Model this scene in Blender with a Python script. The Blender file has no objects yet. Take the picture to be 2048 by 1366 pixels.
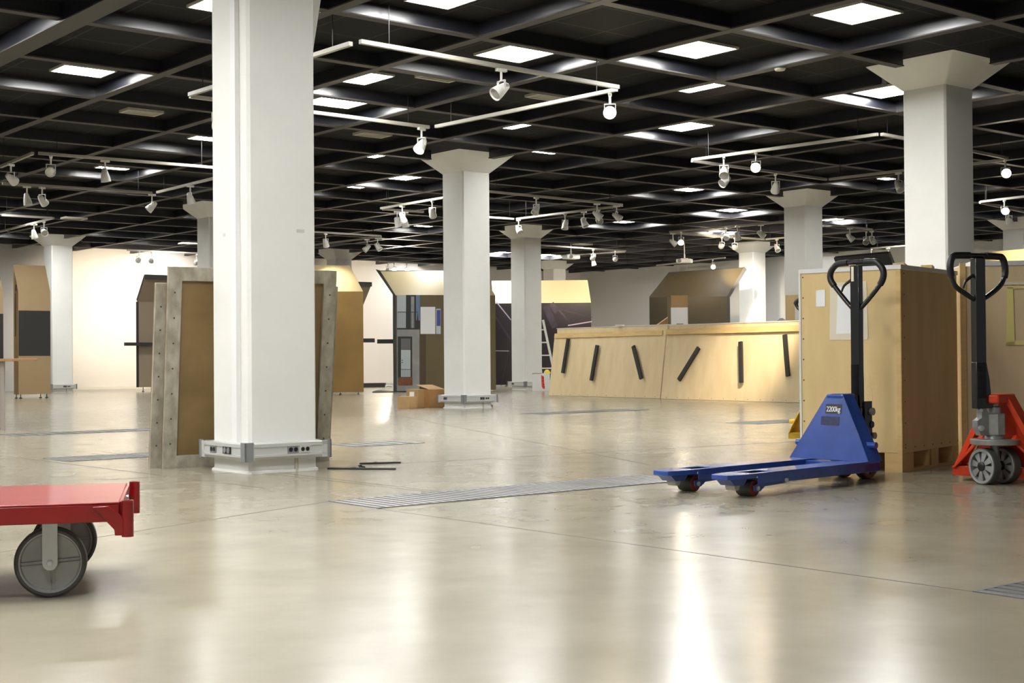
import bpy, bmesh, math, random
from mathutils import Vector, Matrix
random.seed(7)
C = bpy.context.scene.collection
scene = bpy.context.scene
PI = math.pi

# ------------------------------------------------------------------ survey of the room (metres, camera stands at x=0, y=0)
FPX, PITCH, ROLL, EYE = 2750.38, math.atan(33.022 / 2750.38), 0.00791, 0.70
TH = 0.8828                                        # the building grid: direction A runs right and away, B left and away
AX, BX = Vector((math.sin(TH), math.cos(TH), 0)), Vector((-math.cos(TH), math.sin(TH), 0))
ORG = Vector((0.8942, 12.634, 0)); SA, SB = 1.4872, 1.5104
UP = Vector((0, 0, 1))
Z_BEAM, Z_CEIL, Z_TRACK = 3.42, 3.55, 3.20

def V(*a): return Vector(a)
def ray(x, y):
    u, v = x - 1024, y - 683; c, s = math.cos(ROLL), math.sin(ROLL)
    X, D = c*u - s*v, s*u + c*v
    return V(X, FPX*math.cos(PITCH) + D*math.sin(PITCH), FPX*math.sin(PITCH) - D*math.cos(PITCH))
def atz(x, y, z=0.0):
    d = ray(x, y); return V(0, 0, EYE) + d * ((z - EYE) / d.z)
def aty(x, y, Y):
    d = ray(x, y); return V(0, 0, EYE) + d * (Y / d.y)
def onpl(x, y, p, n):
    d = ray(x, y); o = V(0, 0, EYE); return o + d * ((p - o).dot(n) / d.dot(n))
def node(i, j, z=0.0): return ORG + AX*(SA*i) + BX*(SB*j) + V(0, 0, z)

# ------------------------------------------------------------------ camera
cam = bpy.data.objects.new('camera', bpy.data.cameras.new('camera')); C.objects.link(cam)
cam.data.sensor_width = 36; cam.data.lens = FPX * 36 / 2048; cam.data.clip_end = 200
R0, U0, F0 = V(1, 0, 0), V(0, -math.sin(PITCH), math.cos(PITCH)), V(0, math.cos(PITCH), math.sin(PITCH))
cr, sr = math.cos(ROLL), math.sin(ROLL)
Rr, Ur = R0*cr - U0*sr, R0*sr + U0*cr
m = Matrix.Identity(4)
for r in range(3): m[r][0], m[r][1], m[r][2] = Rr[r], Ur[r], -F0[r]
m[2][3] = EYE
cam.matrix_world = m
scene.camera = cam

# ------------------------------------------------------------------ world, exposure
w = bpy.data.worlds.new('hall_air'); scene.world = w; w.use_nodes = True
w.node_tree.nodes['Background'].inputs[0].default_value = (0.95, 0.97, 1.0, 1)
w.node_tree.nodes['Background'].inputs[1].default_value = 0.16
scene.view_settings.view_transform = 'Standard'; scene.view_settings.look = 'None'
scene.view_settings.gamma = 1; scene.view_settings.use_curve_mapping = False
scene.view_settings.exposure = 0.60
PANEL_LIGHT = 48.0            # ceiling panel radiance

# ------------------------------------------------------------------ materials
def lin(c): return tuple(((v/255)/12.92 if v/255 <= 0.04045 else ((v/255+0.055)/1.055)**2.4) for v in c) + (1,)
def mat(name, col, rough=0.5, metal=0.0, spec=0.5, noise=0.0, nscale=8.0, stretch=(1, 1, 1), emit=0.0, bump=0.0, dark=None, coat=0.0):
    """principled material; noise mixes col with a darker (or given) tone of the same thing"""
    M = bpy.data.materials.new(name); M.use_nodes = True
    nt = M.node_tree; b = nt.nodes['Principled BSDF']
    col = lin(col) if max(col[:3]) > 1.01 else tuple(col[:3]) + (1,)
    b.inputs['Base Color'].default_value = col
    b.inputs['Roughness'].default_value = rough; b.inputs['Metallic'].default_value = metal
    b.inputs['Specular IOR Level'].default_value = spec
    b.inputs['Coat Weight'].default_value = coat
    if noise or bump:
        tc = nt.nodes.new('ShaderNodeTexCoord'); mp = nt.nodes.new('ShaderNodeMapping'); nz = nt.nodes.new('ShaderNodeTexNoise')
        mp.inputs['Scale'].default_value = stretch; nz.inputs['Scale'].default_value = nscale; nz.inputs['Detail'].default_value = 5
        nt.links.new(tc.outputs['Object'], mp.inputs[0]); nt.links.new(mp.outputs[0], nz.inputs['Vector'])
        if noise:
            rp = nt.nodes.new('ShaderNodeValToRGB')
            rp.color_ramp.elements[0].position = 0.32; rp.color_ramp.elements[1].position = 0.68
            d = lin(dark) if dark else tuple(v*(1-noise) for v in col[:3]) + (1,)
            rp.color_ramp.elements[0].color = d; rp.color_ramp.elements[1].color = col
            nt.links.new(nz.outputs['Fac'], rp.inputs[0]); nt.links.new(rp.outputs[0], b.inputs['Base Color'])
        if bump:
            bp = nt.nodes.new('ShaderNodeBump'); bp.inputs['Strength'].default_value = bump; bp.inputs['Distance'].default_value = 0.01
            nt.links.new(nz.outputs['Fac'], bp.inputs['Height']); nt.links.new(bp.outputs[0], b.inputs['Normal'])
    if emit:
        b.inputs['Emission Color'].default_value = col; b.inputs['Emission Strength'].default_value = emit
    return M

def concrete_floor():
    M = bpy.data.materials.new('polished_concrete'); M.use_nodes = True; nt = M.node_tree; b = nt.nodes['Principled BSDF']
    L = nt.links.new
    tc = nt.nodes.new('ShaderNodeTexCoord')
    def nz(scale, detail, rough=0.55):
        n = nt.nodes.new('ShaderNodeTexNoise'); n.inputs['Scale'].default_value = scale; n.inputs['Detail'].default_value = detail
        n.inputs['Roughness'].default_value = rough; L(tc.outputs['Object'], n.inputs['Vector']); return n
    big, mid, fine, gl = nz(0.35, 2), nz(1.6, 5, 0.55), nz(11, 3, 0.5), nz(3.2, 4, 0.5)
    rp = nt.nodes.new('ShaderNodeValToRGB'); e = rp.color_ramp.elements
    e[0].position = 0.15; e[0].color = lin((132, 124, 104)); e[1].position = 0.85; e[1].color = lin((176, 169, 150))
    mx = nt.nodes.new('ShaderNodeMath'); mx.operation = 'MULTIPLY_ADD'; mx.inputs[1].default_value = 0.5
    L(mid.outputs['Fac'], mx.inputs[0])
    h = nt.nodes.new('ShaderNodeMath'); h.operation = 'MULTIPLY'; h.inputs[1].default_value = 0.5
    L(big.outputs['Fac'], h.inputs[0]); L(h.outputs[0], mx.inputs[2]); L(mx.outputs[0], rp.inputs[0])
    spk = nt.nodes.new('ShaderNodeMixRGB'); spk.blend_type = 'MULTIPLY'; spk.inputs[0].default_value = 0.12
    L(rp.outputs[0], spk.inputs[1]); L(fine.outputs['Fac'], spk.inputs[2]); L(spk.outputs[0], b.inputs['Base Color'])
    rr = nt.nodes.new('ShaderNodeMath'); rr.operation = 'MULTIPLY_ADD'; rr.inputs[1].default_value = 0.12; rr.inputs[2].default_value = 0.15
    L(gl.outputs['Fac'], rr.inputs[0]); L(rr.outputs[0], b.inputs['Roughness'])
    b.inputs['Specular IOR Level'].default_value = 0.5
    return M

def ceiling_board():
    """black acoustic boards: thin grey seams at 0.3 and 0.7 of every beam bay"""
    M = bpy.data.materials.new('black_ceiling_boards'); M.use_nodes = True; nt = M.node_tree; b = nt.nodes['Principled BSDF']; L = nt.links.new
    tc = nt.nodes.new('ShaderNodeTexCoord'); sp = nt.nodes.new('ShaderNodeSeparateXYZ'); L(tc.outputs['Object'], sp.inputs[0])
    def math_(op, a, bb=None):
        n = nt.nodes.new('ShaderNodeMath'); n.operation = op
        for k, v in enumerate((a, bb)):
            if v is None: continue
            if isinstance(v, (int, float)): n.inputs[k].default_value = v
            else: L(v, n.inputs[k])
        return n.outputs[0]
    acc = None
    for o, s in (('X', SA), ('Y', SB)):
        f = math_('FRACT', math_('DIVIDE', sp.outputs[o], s))
        for q in (0.3, 0.7):
            g = math_('LESS_THAN', math_('ABSOLUTE', math_('SUBTRACT', f, q)), 0.0055)
            acc = g if acc is None else math_('MAXIMUM', acc, g)
    mx = nt.nodes.new('ShaderNodeMixRGB'); mx.inputs[1].default_value = (0.0065, 0.0065, 0.006, 1); mx.inputs[2].default_value = (0.035, 0.034, 0.032, 1)
    L(acc, mx.inputs[0]); L(mx.outputs[0], b.inputs['Base Color']); b.inputs['Roughness'].default_value = 0.75; b.inputs['Specular IOR Level'].default_value = 0.2
    return M

PLY = dict(noise=0.25, nscale=2.2, stretch=(3.5, 3.5, 0.8), rough=0.6, spec=0.3)
MT = dict(
    floor=concrete_floor(), ceil=ceiling_board(),
    wall=mat('white_wall_paint', (0.78, 0.76, 0.73), 0.8, noise=0.05, nscale=0.7),
    wall_grey=mat('pale_wall_paint', (0.70, 0.69, 0.66), 0.8, noise=0.06, nscale=0.7),
    column=mat('white_column_paint', (0.82, 0.815, 0.775), 0.7, noise=0.05, nscale=2.5, bump=0.05),
    flange=mat('grey_beam_flange', (0.062, 0.057, 0.052), 0.6, spec=0.3),
    beam=mat('dark_steel_beam_web', (0.014, 0.015, 0.021), 0.30, spec=1.0),
    diffuser=mat('lit_diffuser', (0.99, 0.99, 0.97), 0.5, emit=PANEL_LIGHT),
    white=mat('white_enamel', (0.74, 0.735, 0.68), 0.35),
    rail=mat('cream_track_enamel', (0.40, 0.375, 0.31), 0.45),
    cream=mat('cream_enamel', (0.52, 0.50, 0.42), 0.45),
    lens=mat('dull_lamp_glass', (0.45, 0.44, 0.42), 0.15, metal=0.6),
    lit=mat('lit_lamp_glass', (1.0, 0.86, 0.68), 0.3, emit=30),
    seam=mat('floor_saw_cut', (0.10, 0.092, 0.075), 0.8),
    steel=mat('grate_steel', (0.33, 0.34, 0.34), 0.40, metal=0.7, noise=0.35, nscale=3),
    dark=mat('dark_gap', (0.03, 0.03, 0.03), 0.7),
    alu=mat('anodised_aluminium', (0.66, 0.67, 0.65), 0.38, metal=0.35),
    grey=mat('grey_plastic', (0.23, 0.235, 0.235), 0.5), ltgrey=mat('light_grey_plastic', (0.55, 0.55, 0.52), 0.5),
    black=mat('black_plastic', (0.012, 0.012, 0.012), 0.4),
    ply=mat('birch_plywood', (222, 196, 144), dark=(212, 184, 131), **PLY),
    ply2=mat('pale_plywood', (224, 203, 162), dark=(214, 192, 150), **PLY),
    pine=mat('pine_batten', (222, 188, 126), 0.6, noise=0.2, nscale=4, stretch=(1, 1, 6)),
    oldply=mat('weathered_plywood', (144, 120, 78), 0.6, noise=0.35, nscale=2.2, stretch=(1, 1, 1.4), dark=(116, 94, 56)),
    oldbat=mat('weathered_grey_batten', (178, 172, 156), 0.75, noise=0.4, nscale=9, stretch=(2, 2, 1), dark=(142, 135, 119)),
    edge=mat('aluminium_edge', (0.70, 0.70, 0.68), 0.5, metal=0.2),
    red=mat('worn_red_paint', (0.31, 0.006, 0.007), 0.32, noise=0.2, nscale=5, coat=0.3),
    red2=mat('orange_red_paint', (0.72, 0.055, 0.012), 0.38, noise=0.15, nscale=6),
    blue=mat('worn_blue_paint', (0.024, 0.075, 0.34), 0.27, noise=0.25, nscale=7, coat=0.35),
    yellow=mat('yellow_paint', (0.78, 0.50, 0.03), 0.4),
    tyre=mat('grey_rubber', (0.07, 0.07, 0.062), 0.6), disc=mat('cast_grey_wheel', (0.38, 0.385, 0.37), 0.45, metal=0.5, noise=0.2, nscale=12),
    zinc=mat('zinc_plate', (0.52, 0.54, 0.52), 0.35, metal=0.7), castalu=mat('cast_aluminium', (0.40, 0.40, 0.37), 0.42, metal=0.6, noise=0.2, nscale=20),
    redring=mat('red_urethane', (0.25, 0.03, 0.015), 0.5), nylon=mat('pale_nylon', (0.62, 0.58, 0.48), 0.5),
    pu=mat('dark_urethane_tread', (0.075, 0.07, 0.055), 0.5),
    blkpaint=mat('black_gloss_paint', (0.010, 0.010, 0.010), 0.25, coat=0.3),
    tan=mat('tan_panel', (0.36, 0.25, 0.125), 0.55, noise=0.08, nscale=3), char=mat('charcoal_board', (0.022, 0.022, 0.021), 0.6),
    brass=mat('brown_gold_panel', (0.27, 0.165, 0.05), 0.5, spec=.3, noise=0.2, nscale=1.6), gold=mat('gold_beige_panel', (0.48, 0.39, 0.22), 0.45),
    taupe=mat('taupe_panel', (0.26, 0.20, 0.135), 0.6), olive=mat('dark_olive_panel', (0.055, 0.042, 0.021), 0.55, spec=.3),
    card=mat('brown_cardboard', (0.50, 0.31, 0.13), 0.75, noise=0.15, nscale=5), card2=mat('dark_cardboard', (0.40, 0.21, 0.075), 0.75, noise=0.25, nscale=4),
    paper=mat('white_paper', (0.84, 0.84, 0.83), 0.7), tape=mat('cloudy_tape', (0.74, 0.67, 0.50), 0.35), ytape=mat('yellow_tape', (0.78, 0.68, 0.25), 0.5),
    redtape=mat('red_tape', (0.80, 0.05, 0.02), 0.5), purple=mat('dark_purple_print', (0.030, 0.020, 0.024), 0.35, noise=0.5, nscale=1.2),
    streak=mat('pale_violet_print', (0.45, 0.36, 0.45), 0.5), sheen=mat('violet_sheen_print', (0.055, 0.037, 0.058), 0.4, noise=0.5, nscale=5),
    m_pale=mat('print_pale', (0.55, 0.60, 0.62), 0.5), m_dark=mat('print_dark', (0.035, 0.037, 0.036), 0.5), m_grey=mat('print_grey', (0.36, 0.36, 0.33), 0.5, noise=0.2, nscale=4),
    m_mid=mat('print_midgrey', (0.16, 0.155, 0.15), 0.5), m_blue=mat('print_blue', (0.15, 0.23, 0.40), 0.5), m_wood=mat('print_wood', (0.28, 0.10, 0.035), 0.5, noise=0.4, nscale=3, stretch=(8, 8, 1)),
    m_brown=mat('print_brown', (0.155, 0.115, 0.05), 0.5), m_brown2=mat('print_dark_brown', (0.095, 0.065, 0.03), 0.5), m_violet=mat('picture_blue', (0.07, 0.09, 0.36), 0.5),
    white_screen=mat('white_board', (0.9, 0.89, 0.88), 0.6), cloth=mat('speckled_grey_cloth', (0.45, 0.43, 0.43), 0.9, noise=0.7, nscale=60),
    beech=mat('beech_top', (0.36, 0.20, 0.085), 0.4), greyleg=mat('grey_painted_leg', (0.32, 0.28, 0.24), 0.5),
    bone=mat('grey_patch', (0.60, 0.585, 0.54), 0.8), screw=mat('screw_hole', (0.06, 0.05, 0.04), 0.8),
)

# ------------------------------------------------------------------ mesh helpers
def box(bm, c, s, mi=0, M=None):
    x, y, z = (v/2 for v in s); c = Vector(c)
    vs = [Vector((a*x, b*y, d*z)) + c for a in (-1, 1) for b in (-1, 1) for d in (-1, 1)]
    if M is not None: vs = [M @ v for v in vs]
    v = [bm.verts.new(p) for p in vs]
    for f in ((0, 1, 3, 2), (4, 6, 7, 5), (0, 4, 5, 1), (2, 3, 7, 6), (0, 2, 6, 4), (1, 5, 7, 3)):
        bm.faces.new([v[k] for k in f]).material_index = mi
def obox(bm, o, a, b, c, mi=0):
    """box from corner o along the three edge vectors"""
    v = [bm.verts.new(o + a*i + b*j + c*k) for i in (0, 1) for j in (0, 1) for k in (0, 1)]
    for f in ((0, 1, 3, 2), (4, 6, 7, 5), (0, 4, 5, 1), (2, 3, 7, 6), (0, 2, 6, 4), (1, 5, 7, 3)):
        bm.faces.new([v[k] for k in f]).material_index = mi
def bar(bm, p, q, w, h, side, mi=0):
    """rectangular bar from p to q; w along `side`, h along the third direction"""
    d = (q - p); s = side - d*(side.dot(d)/d.length_squared); s.normalize(); t = d.cross(s).normalized()
    obox(bm, p - s*(w/2) - t*(h/2), d, s*w, t*h, mi)
def prism(bm, poly, vec, mi=0, mside=None):
    a = [bm.verts.new(p) for p in poly]; b = [bm.verts.new(p + vec) for p in poly]; n = len(a)
    bm.faces.new(a).material_index = mi; bm.faces.new(b[::-1]).material_index = mi if mside is None else mside
    for k in range(n): bm.faces.new((a[k], b[k], b[(k+1) % n], a[(k+1) % n])).material_index = mi if mside is None else mside
def frame_of(d):
    d = d.normalized(); s = d.cross(UP) if abs(d.z) < 0.95 else d.cross(V(1, 0, 0)); s.normalize(); return s, s.cross(d).normalized()
def lathe(bm, p, d, prof, seg=20, mi=0, caps=True):
    """surface of revolution: prof = [(distance along d, radius)]"""
    s, t = frame_of(d); d = d.normalized(); rings = []
    for h, r in prof:
        rings.append([bm.verts.new(p + d*h + (s*math.cos(2*PI*k/seg) + t*math.sin(2*PI*k/seg))*max(r, 1e-4)) for k in range(seg)])
    for a, b in zip(rings, rings[1:]):
        for k in range(seg):
            f = bm.faces.new((a[k], a[(k+1) % seg], b[(k+1) % seg], b[k])); f.material_index = mi; f.smooth = True
    if caps:
        bm.faces.new(rings[0][::-1]).material_index = mi; bm.faces.new(rings[-1]).material_index = mi
def cyl(bm, p, q, r, seg=16, mi=0, r2=None): lathe(bm, p, q - p, [(0, r), ((q-p).length, r if r2 is None else r2)], seg, mi)
def tube(bm, pts, r, seg=10, mi=0, closed=False):
    rad = r if isinstance(r, (list, tuple)) else [r]*len(pts)
    n = len(pts); rings = []; prev = None
    for k, p in enumerate(pts):
        a = pts[k-1] if (k > 0 or closed) else p; b = pts[(k+1) % n] if (k < n-1 or closed) else p
        d = (b - a).normalized()
        s = frame_of(d)[0] if prev is None else (prev - d*prev.dot(d)).normalized()
        prev = s; t = d.cross(s)
        rings.append([bm.verts.new(p + (s*math.cos(2*PI*q/seg) + t*math.sin(2*PI*q/seg))*rad[k]) for q in range(seg)])
    pairs = list(zip(rings, rings[1:])) + ([(rings[-1], rings[0])] if closed else [])
    for a, b in pairs:
        for q in range(seg):
            f = bm.faces.new((a[q], a[(q+1) % seg], b[(q+1) % seg], b[q])); f.smooth = True; f.material_index = mi
    if not closed: bm.faces.new(rings[0][::-1]).material_index = mi; bm.faces.new(rings[-1]).material_index = mi
def smooth_path(pts, n=5):
    """Catmull-Rom through pts"""
    out = []
    for k in range(len(pts)-1):
        p0, p1, p2, p3 = pts[max(k-1, 0)], pts[k], pts[k+1], pts[min(k+2, len(pts)-1)]
        for q in range(n):
            t = q/n; out.append(0.5*((2*p1) + (p2-p0)*t + (2*p0-5*p1+4*p2-p3)*t*t + (3*p1-p0-3*p2+p3)*t**3))
    return out + [pts[-1]]
def bm_(): return bmesh.new()
def wm(o): return o.matrix_basis if o.parent is None else wm(o.parent) @ o.matrix_basis
def obj(name, bm, mats, parent=None, world=True, bevel=0.0, kind=None):
    """link bm as ONE mesh object; with a parent, world coordinates are shifted into the parent's frame"""
    bmesh.ops.recalc_face_normals(bm, faces=bm.faces[:])
    if parent is not None and world:
        inv = wm(parent).inverted()
        for v in bm.verts: v.co = inv @ v.co
    me = bpy.data.meshes.new(name); bm.to_mesh(me); bm.free()
    for k in (mats if isinstance(mats, (list, tuple)) else [mats]): me.materials.append(MT[k] if isinstance(k, str) else k)
    me.set_sharp_from_angle(angle=math.radians(38))
    o = bpy.data.objects.new(name, me); C.objects.link(o)
    if parent is not None: o.parent = parent
    if bevel:
        b = o.modifiers.new('edges', 'BEVEL'); b.width = bevel; b.segments = 2; b.limit_method = 'ANGLE'; b.angle_limit = math.radians(35)
    if kind: o['kind'] = kind
    return o
def tag(o, label, cat, group=None):
    o['label'] = label; o['category'] = cat
    if group: o['group'] = group
    return o
def thing(name, label, cat, loc=(0, 0, 0), rz=0.0, group=None):
    o = bpy.data.objects.new(name, None); C.objects.link(o); o.location = loc; o.rotation_euler = (0, 0, rz); o.empty_display_size = 0.1
    o.matrix_basis = Matrix.Translation(Vector(loc)) @ Matrix.Rotation(rz, 4, 'Z')
    return tag(o, label, cat, group)
def dup(root, loc, rz, label, group=None):
    r = root.copy(); C.objects.link(r); r.location = loc; r.rotation_euler = (0, 0, rz); r['label'] = label
    if group: r['group'] = group
    for ch in list(root.children):
        c = ch.copy(); C.objects.link(c); c.parent = r
        for g in [g for g in ch.children if g.type == 'MESH']:
            d = g.copy(); C.objects.link(d); d.parent = c
    return r
def one(name, bm, mats, label, cat, group=None, bevel=0.0):
    return tag(obj(name, bm, mats, bevel=bevel), label, cat, group)
def ongrid(o):
    o.location = ORG; o.rotation_euler = (0, 0, PI/2 - TH); return o

# ================================================================== THE SETTING
# floor, ceiling and beams live in the building's own grid frame (local x along A, local y along B)
b = bm_(); box(b, (6, 8, -0.05), (60, 60, 0.1)); ongrid(obj('floor', b, 'floor', kind='structure'))
I0, I1, J0, J1 = -8, 14.3, -9, 15.75            # beam bays from the far left / behind the camera to the two far walls
b = bm_(); box(b, ((I0+I1)/2*SA, (J0+J1)/2*SB, Z_CEIL+0.06), ((I1-I0)*SA, (J1-J0)*SB, 0.12)); ongrid(obj('ceiling', b, 'ceil', kind='structure'))
def beam(name, p, q, w_, zb):
    """boxed steel beam: dark webs, grey bottom flange a little wider than the web"""
    d = (q-p).normalized(); s = V(-d.y, d.x, 0); b = bm_()
    obox(b, p - s*(w_/2-0.012) + UP*(zb+0.012), q-p, s*(w_-0.024), UP*(Z_CEIL+0.02-zb-0.012), 1)
    obox(b, p - s*(w_/2) + UP*zb, q-p, s*w_, UP*0.012, 0)
    return ongrid(obj(name, b, ['flange', 'beam'], kind='structure'))
COL_I, COL_J, GAP = (-8, -3, 2, 7, 12), (-6, -1, 4, 9, 14), 0.60        # beams stop short of every column head
def runs(lo, hi, cuts):
    out, c0 = [], lo
    for c in cuts:
        if c - GAP > c0: out.append((c0, c - GAP))
        c0 = max(c0, c + GAP)
    if hi > c0: out.append((c0, hi))
    return out
for i in range(I0, 15):
    for y0, y1 in runs(J0*SB, J1*SB, [j*SB for j in COL_J] if i in COL_I else []):
        beam('ceiling_beam', V(i*SA, y0, 0), V(i*SA, y1, 0), 0.20 if i == -3 else 0.10, Z_BEAM - (0.03 if i == -3 else 0))
for j in range(J0, 16):
    for x0, x1 in runs(I0*SA, I1*SA, [i*SA for i in COL_I] if j in COL_J else []):
        beam('ceiling_beam', V(x0, j*SB, 0), V(x1, j*SB, 0), 0.098, Z_BEAM+0.002)
# walls
b = bm_(); obox(b, V(I0*SA, J1*SB, 0), V((I1-I0)*SA+0.2, 0, 0), V(0, 0.2, 0), UP*Z_CEIL); ongrid(obj('wall_back', b, 'wall', kind='structure'))
b = bm_(); obox(b, V(I1*SA, J0*SB, 0), V(0.2, 0, 0), V(0, (J1-J0)*SB, 0), UP*Z_CEIL); ongrid(obj('wall_right', b, 'wall_grey', kind='structure'))
b = bm_(); obox(b, V(I0*SA, J1*SB-0.02, 0), V((I1-I0)*SA, 0, 0), V(0, 0.02, 0), UP*0.07); ongrid(obj('baseboard_back', b, 'white', kind='structure'))
for k, yy in enumerate((5.55, 5.75)):             # two vertical ducts on the right wall
    b = bm_(); obox(b, V(I1*SA-0.05, (J1-yy+2.6)*SB, 0), V(0.05, 0, 0), V(0, 0.07, 0), UP*Z_CEIL); o = ongrid(obj('trim_%d' % (k+1), b, 'white', kind='structure'))
# saw cuts in the floor, found from two photo points each
def cut(x0, y0, x1, y1, ext0=0.0, ext1=0.0, wd=0.007):
    p, q = atz(x0, y0), atz(x1, y1); d = (q-p).normalized(); p, q = p - d*ext0, q + d*ext1; s = V(-d.y, d.x, 0)
    b = bm_(); obox(b, p - s*wd/2 - UP*0.004, q-p, s*wd, UP*0.0046); obj('floor_joint', b, 'seam', kind='structure')
cut(758, 1018, 1945, 1183, 0, 3)
cut(640, 955, 886, 984, 3.2, 0); cut(640, 959, 872, 985.5, 3.2, 0)
cut(800, 927, 1340, 897, 2.0, 6); cut(130, 927, 420, 963, 3, 0.6); cut(0, 1003, 300, 978, 0, 0.3); cut(1060, 883, 1300, 930, 6, 0)
cut(1480, 960, 2040, 1000, 0, 2); cut(560, 1018, 657, 1003, 6, 0)

# ------------------------------------------------------------------ columns
def column(i, j, label, off=(0, 0), conduit=False, socks=True):
    c = node(i, j) + (AX+BX)*0.097 + V(off[0], off[1], 0); h = 0.24
    t = thing('column', label, 'column', c, 0, 'white concrete columns'); t['kind'] = 'thing'
    def ring(hh, z, ch): 
        o = []
        for sx, sy in ((-1, -1), (1, -1), (1, 1), (-1, 1)):
            k = hh - ch
            for (u, v) in ((sx*hh, sy*k), (sx*k, sy*hh)) if sx*sy > 0 else ((sx*k, sy*hh), (sx*hh, sy*k)):
                o.append(c + AX*u + BX*v + UP*z)
        return o
    def loft(b, rs):
        vs = [[b.verts.new(p) for p in r] for r in rs]
        for a, d in zip(vs, vs[1:]):
            for k in range(len(a)): b.faces.new((a[k], a[(k+1) % len(a)], d[(k+1) % len(a)], d[k]))
        b.faces.new(vs[0][::-1]); b.faces.new(vs[-1])
    b = bm_(); loft(b, [ring(h, 0, .018), ring(h, 3.30, .018)]); obj('shaft', b, 'column', t)
    b = bm_(); loft(b, [ring(h+.012, 0, .018), ring(h+.012, .012, .018), ring(h+.002, .02, .018)]); obj('plinth', b, 'column', t)
    b = bm_(); loft(b, [ring(h+.003, 3.296, .018), ring(h+.255, 3.546, .018)]); obj('capital', b, 'column', t)
    # socket trunking round the foot: profiled aluminium, corner covers, socket inserts
    z0, z1, d = .086, .190, .062
    b = bm_()
    for n_, s_ in ((-AX, BX), (AX, BX), (-BX, AX), (BX, AX)):
        p = c + n_*h - s_*(h+d)
        prof = [(0, z0), (d*.75, z0), (d, z0+.018), (d, z0+.03), (d-.006, z0+.031), (d-.006, z1-.027), (d, z1-.026), (d, z1-.006), (d*.8, z1), (0, z1)]
        prism(b, [p + n_*u + UP*z for u, z in prof], s_*(2*(h+d)))
    tr = obj('power_trunking', b, 'alu', t)
    for sx, sy in ((-1, -1), (1, -1), (-1, 1)):
        k = c + AX*sx*(h+d) + BX*sy*(h+d); b = bm_(); cw = .058 if sx == sy else .028
        obox(b, k + UP*(z0-.006) + AX*sx*.004 + BX*sy*.004, -AX*sx*cw, -BX*sy*.010, UP*(z1-z0+.012))
        obox(b, k + UP*(z0-.006) + AX*sx*.004 + BX*sy*.004, -BX*sy*cw, -AX*sx*.010, UP*(z1-z0+.012))
        obj('corner_cover', b, 'grey', tr)
    # near faces: -B faces the camera's right, -A its left
    def insert(face, u, wd, m_):
        n_, s_ = (-BX, AX) if face == 'r' else (-AX, BX)
        p = c + n_*(h+d-.006) + s_*u; b = bm_()
        obox(b, p - s_*wd/2 + UP*(z0+.034), s_*wd, n_*.007, UP*.044)
        for q in (-1, 1):
            lathe(b, p + s_*q*wd*.24 + UP*(z0+.056) + n_*.0075, n_, [(0, wd*.19), (.002, wd*.19), (-.001, wd*.15)], 14, 1)
        obj('power_socket', b, [m_, 'black' if m_ != 'black' else 'grey'], tr)
    if socks:
        insert('r', .03, .075, 'grey'); insert('r', .115, .07, 'ltgrey'); insert('l', .12, .075, 'grey')
        b = bm_(); p = c - BX*(h+.004) + AX*.085; cyl(b, p, p + UP*.088, .012, 10); obj('cable_pipe', b, 'cream', t)
    if conduit:
        insert('l', -.06, .10, 'black')
        p = c - AX*(h+.001) - BX*(h-.105); b = bm_()
        obox(b, p + UP*z1, BX*.062, -AX*.03, UP*(3.30-z1)); obj('conduit', b, 'paper', t)
        for n_, s_, u, z, ww in ((-AX, BX, .06, 1.48, .03), (-BX, AX, .10, 1.50, .055)):
            b = bm_(); obox(b, c + n_*h + s_*u + UP*z, s_*ww, n_*.0012, UP*.022); obj('glue_mark', b, 'bone', t)
    return t
column(-3, -1, 'nearest and largest white column, wooden frames leaning behind it', conduit=True)
column(2, 4, 'white column in the middle of the hall with brown cardboard boxes at its foot')
column(7, 9, 'white column behind the white carton and the ladder, left of the low plywood crates')
column(2, -1, 'large white column rising behind the blue pallet truck and tall crate', off=(.04, 0))
column(7, 4, 'white column with flared head rising behind the right low crate, left of the tall crate')
column(12, 9, 'slimmer far white column right beside the olive bent panel')
column(2, 14, 'far white column at the left beside the tan panel with a black square')
column(2, 9, 'white column half hidden directly left of the nearest big column')
column(7, 14, 'far column whose beige flared head shows above the brown gold panel')
column(12, 14, 'farthest white column peeking out right behind the column with the carton')
column(12, 4, 'white column at the right edge of the picture behind the taped crate', off=(-.22, 0), socks=False)

# white tapered casing fixed to the nearest column, high up on its right side
cA = node(-3, -1) + (AX+BX)*0.097
b = bm_(); p0 = cA + AX*.24 - BX*.10
prism(b, [p0 + UP*2.47, p0 + AX*.03 + UP*2.46, p0 + AX*.17 + UP*3.25, p0 + UP*3.25], BX*.22)
one('wall_casing', b, 'white', 'white tapered casing fixed high on the right side of the nearest column', 'casing')

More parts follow.
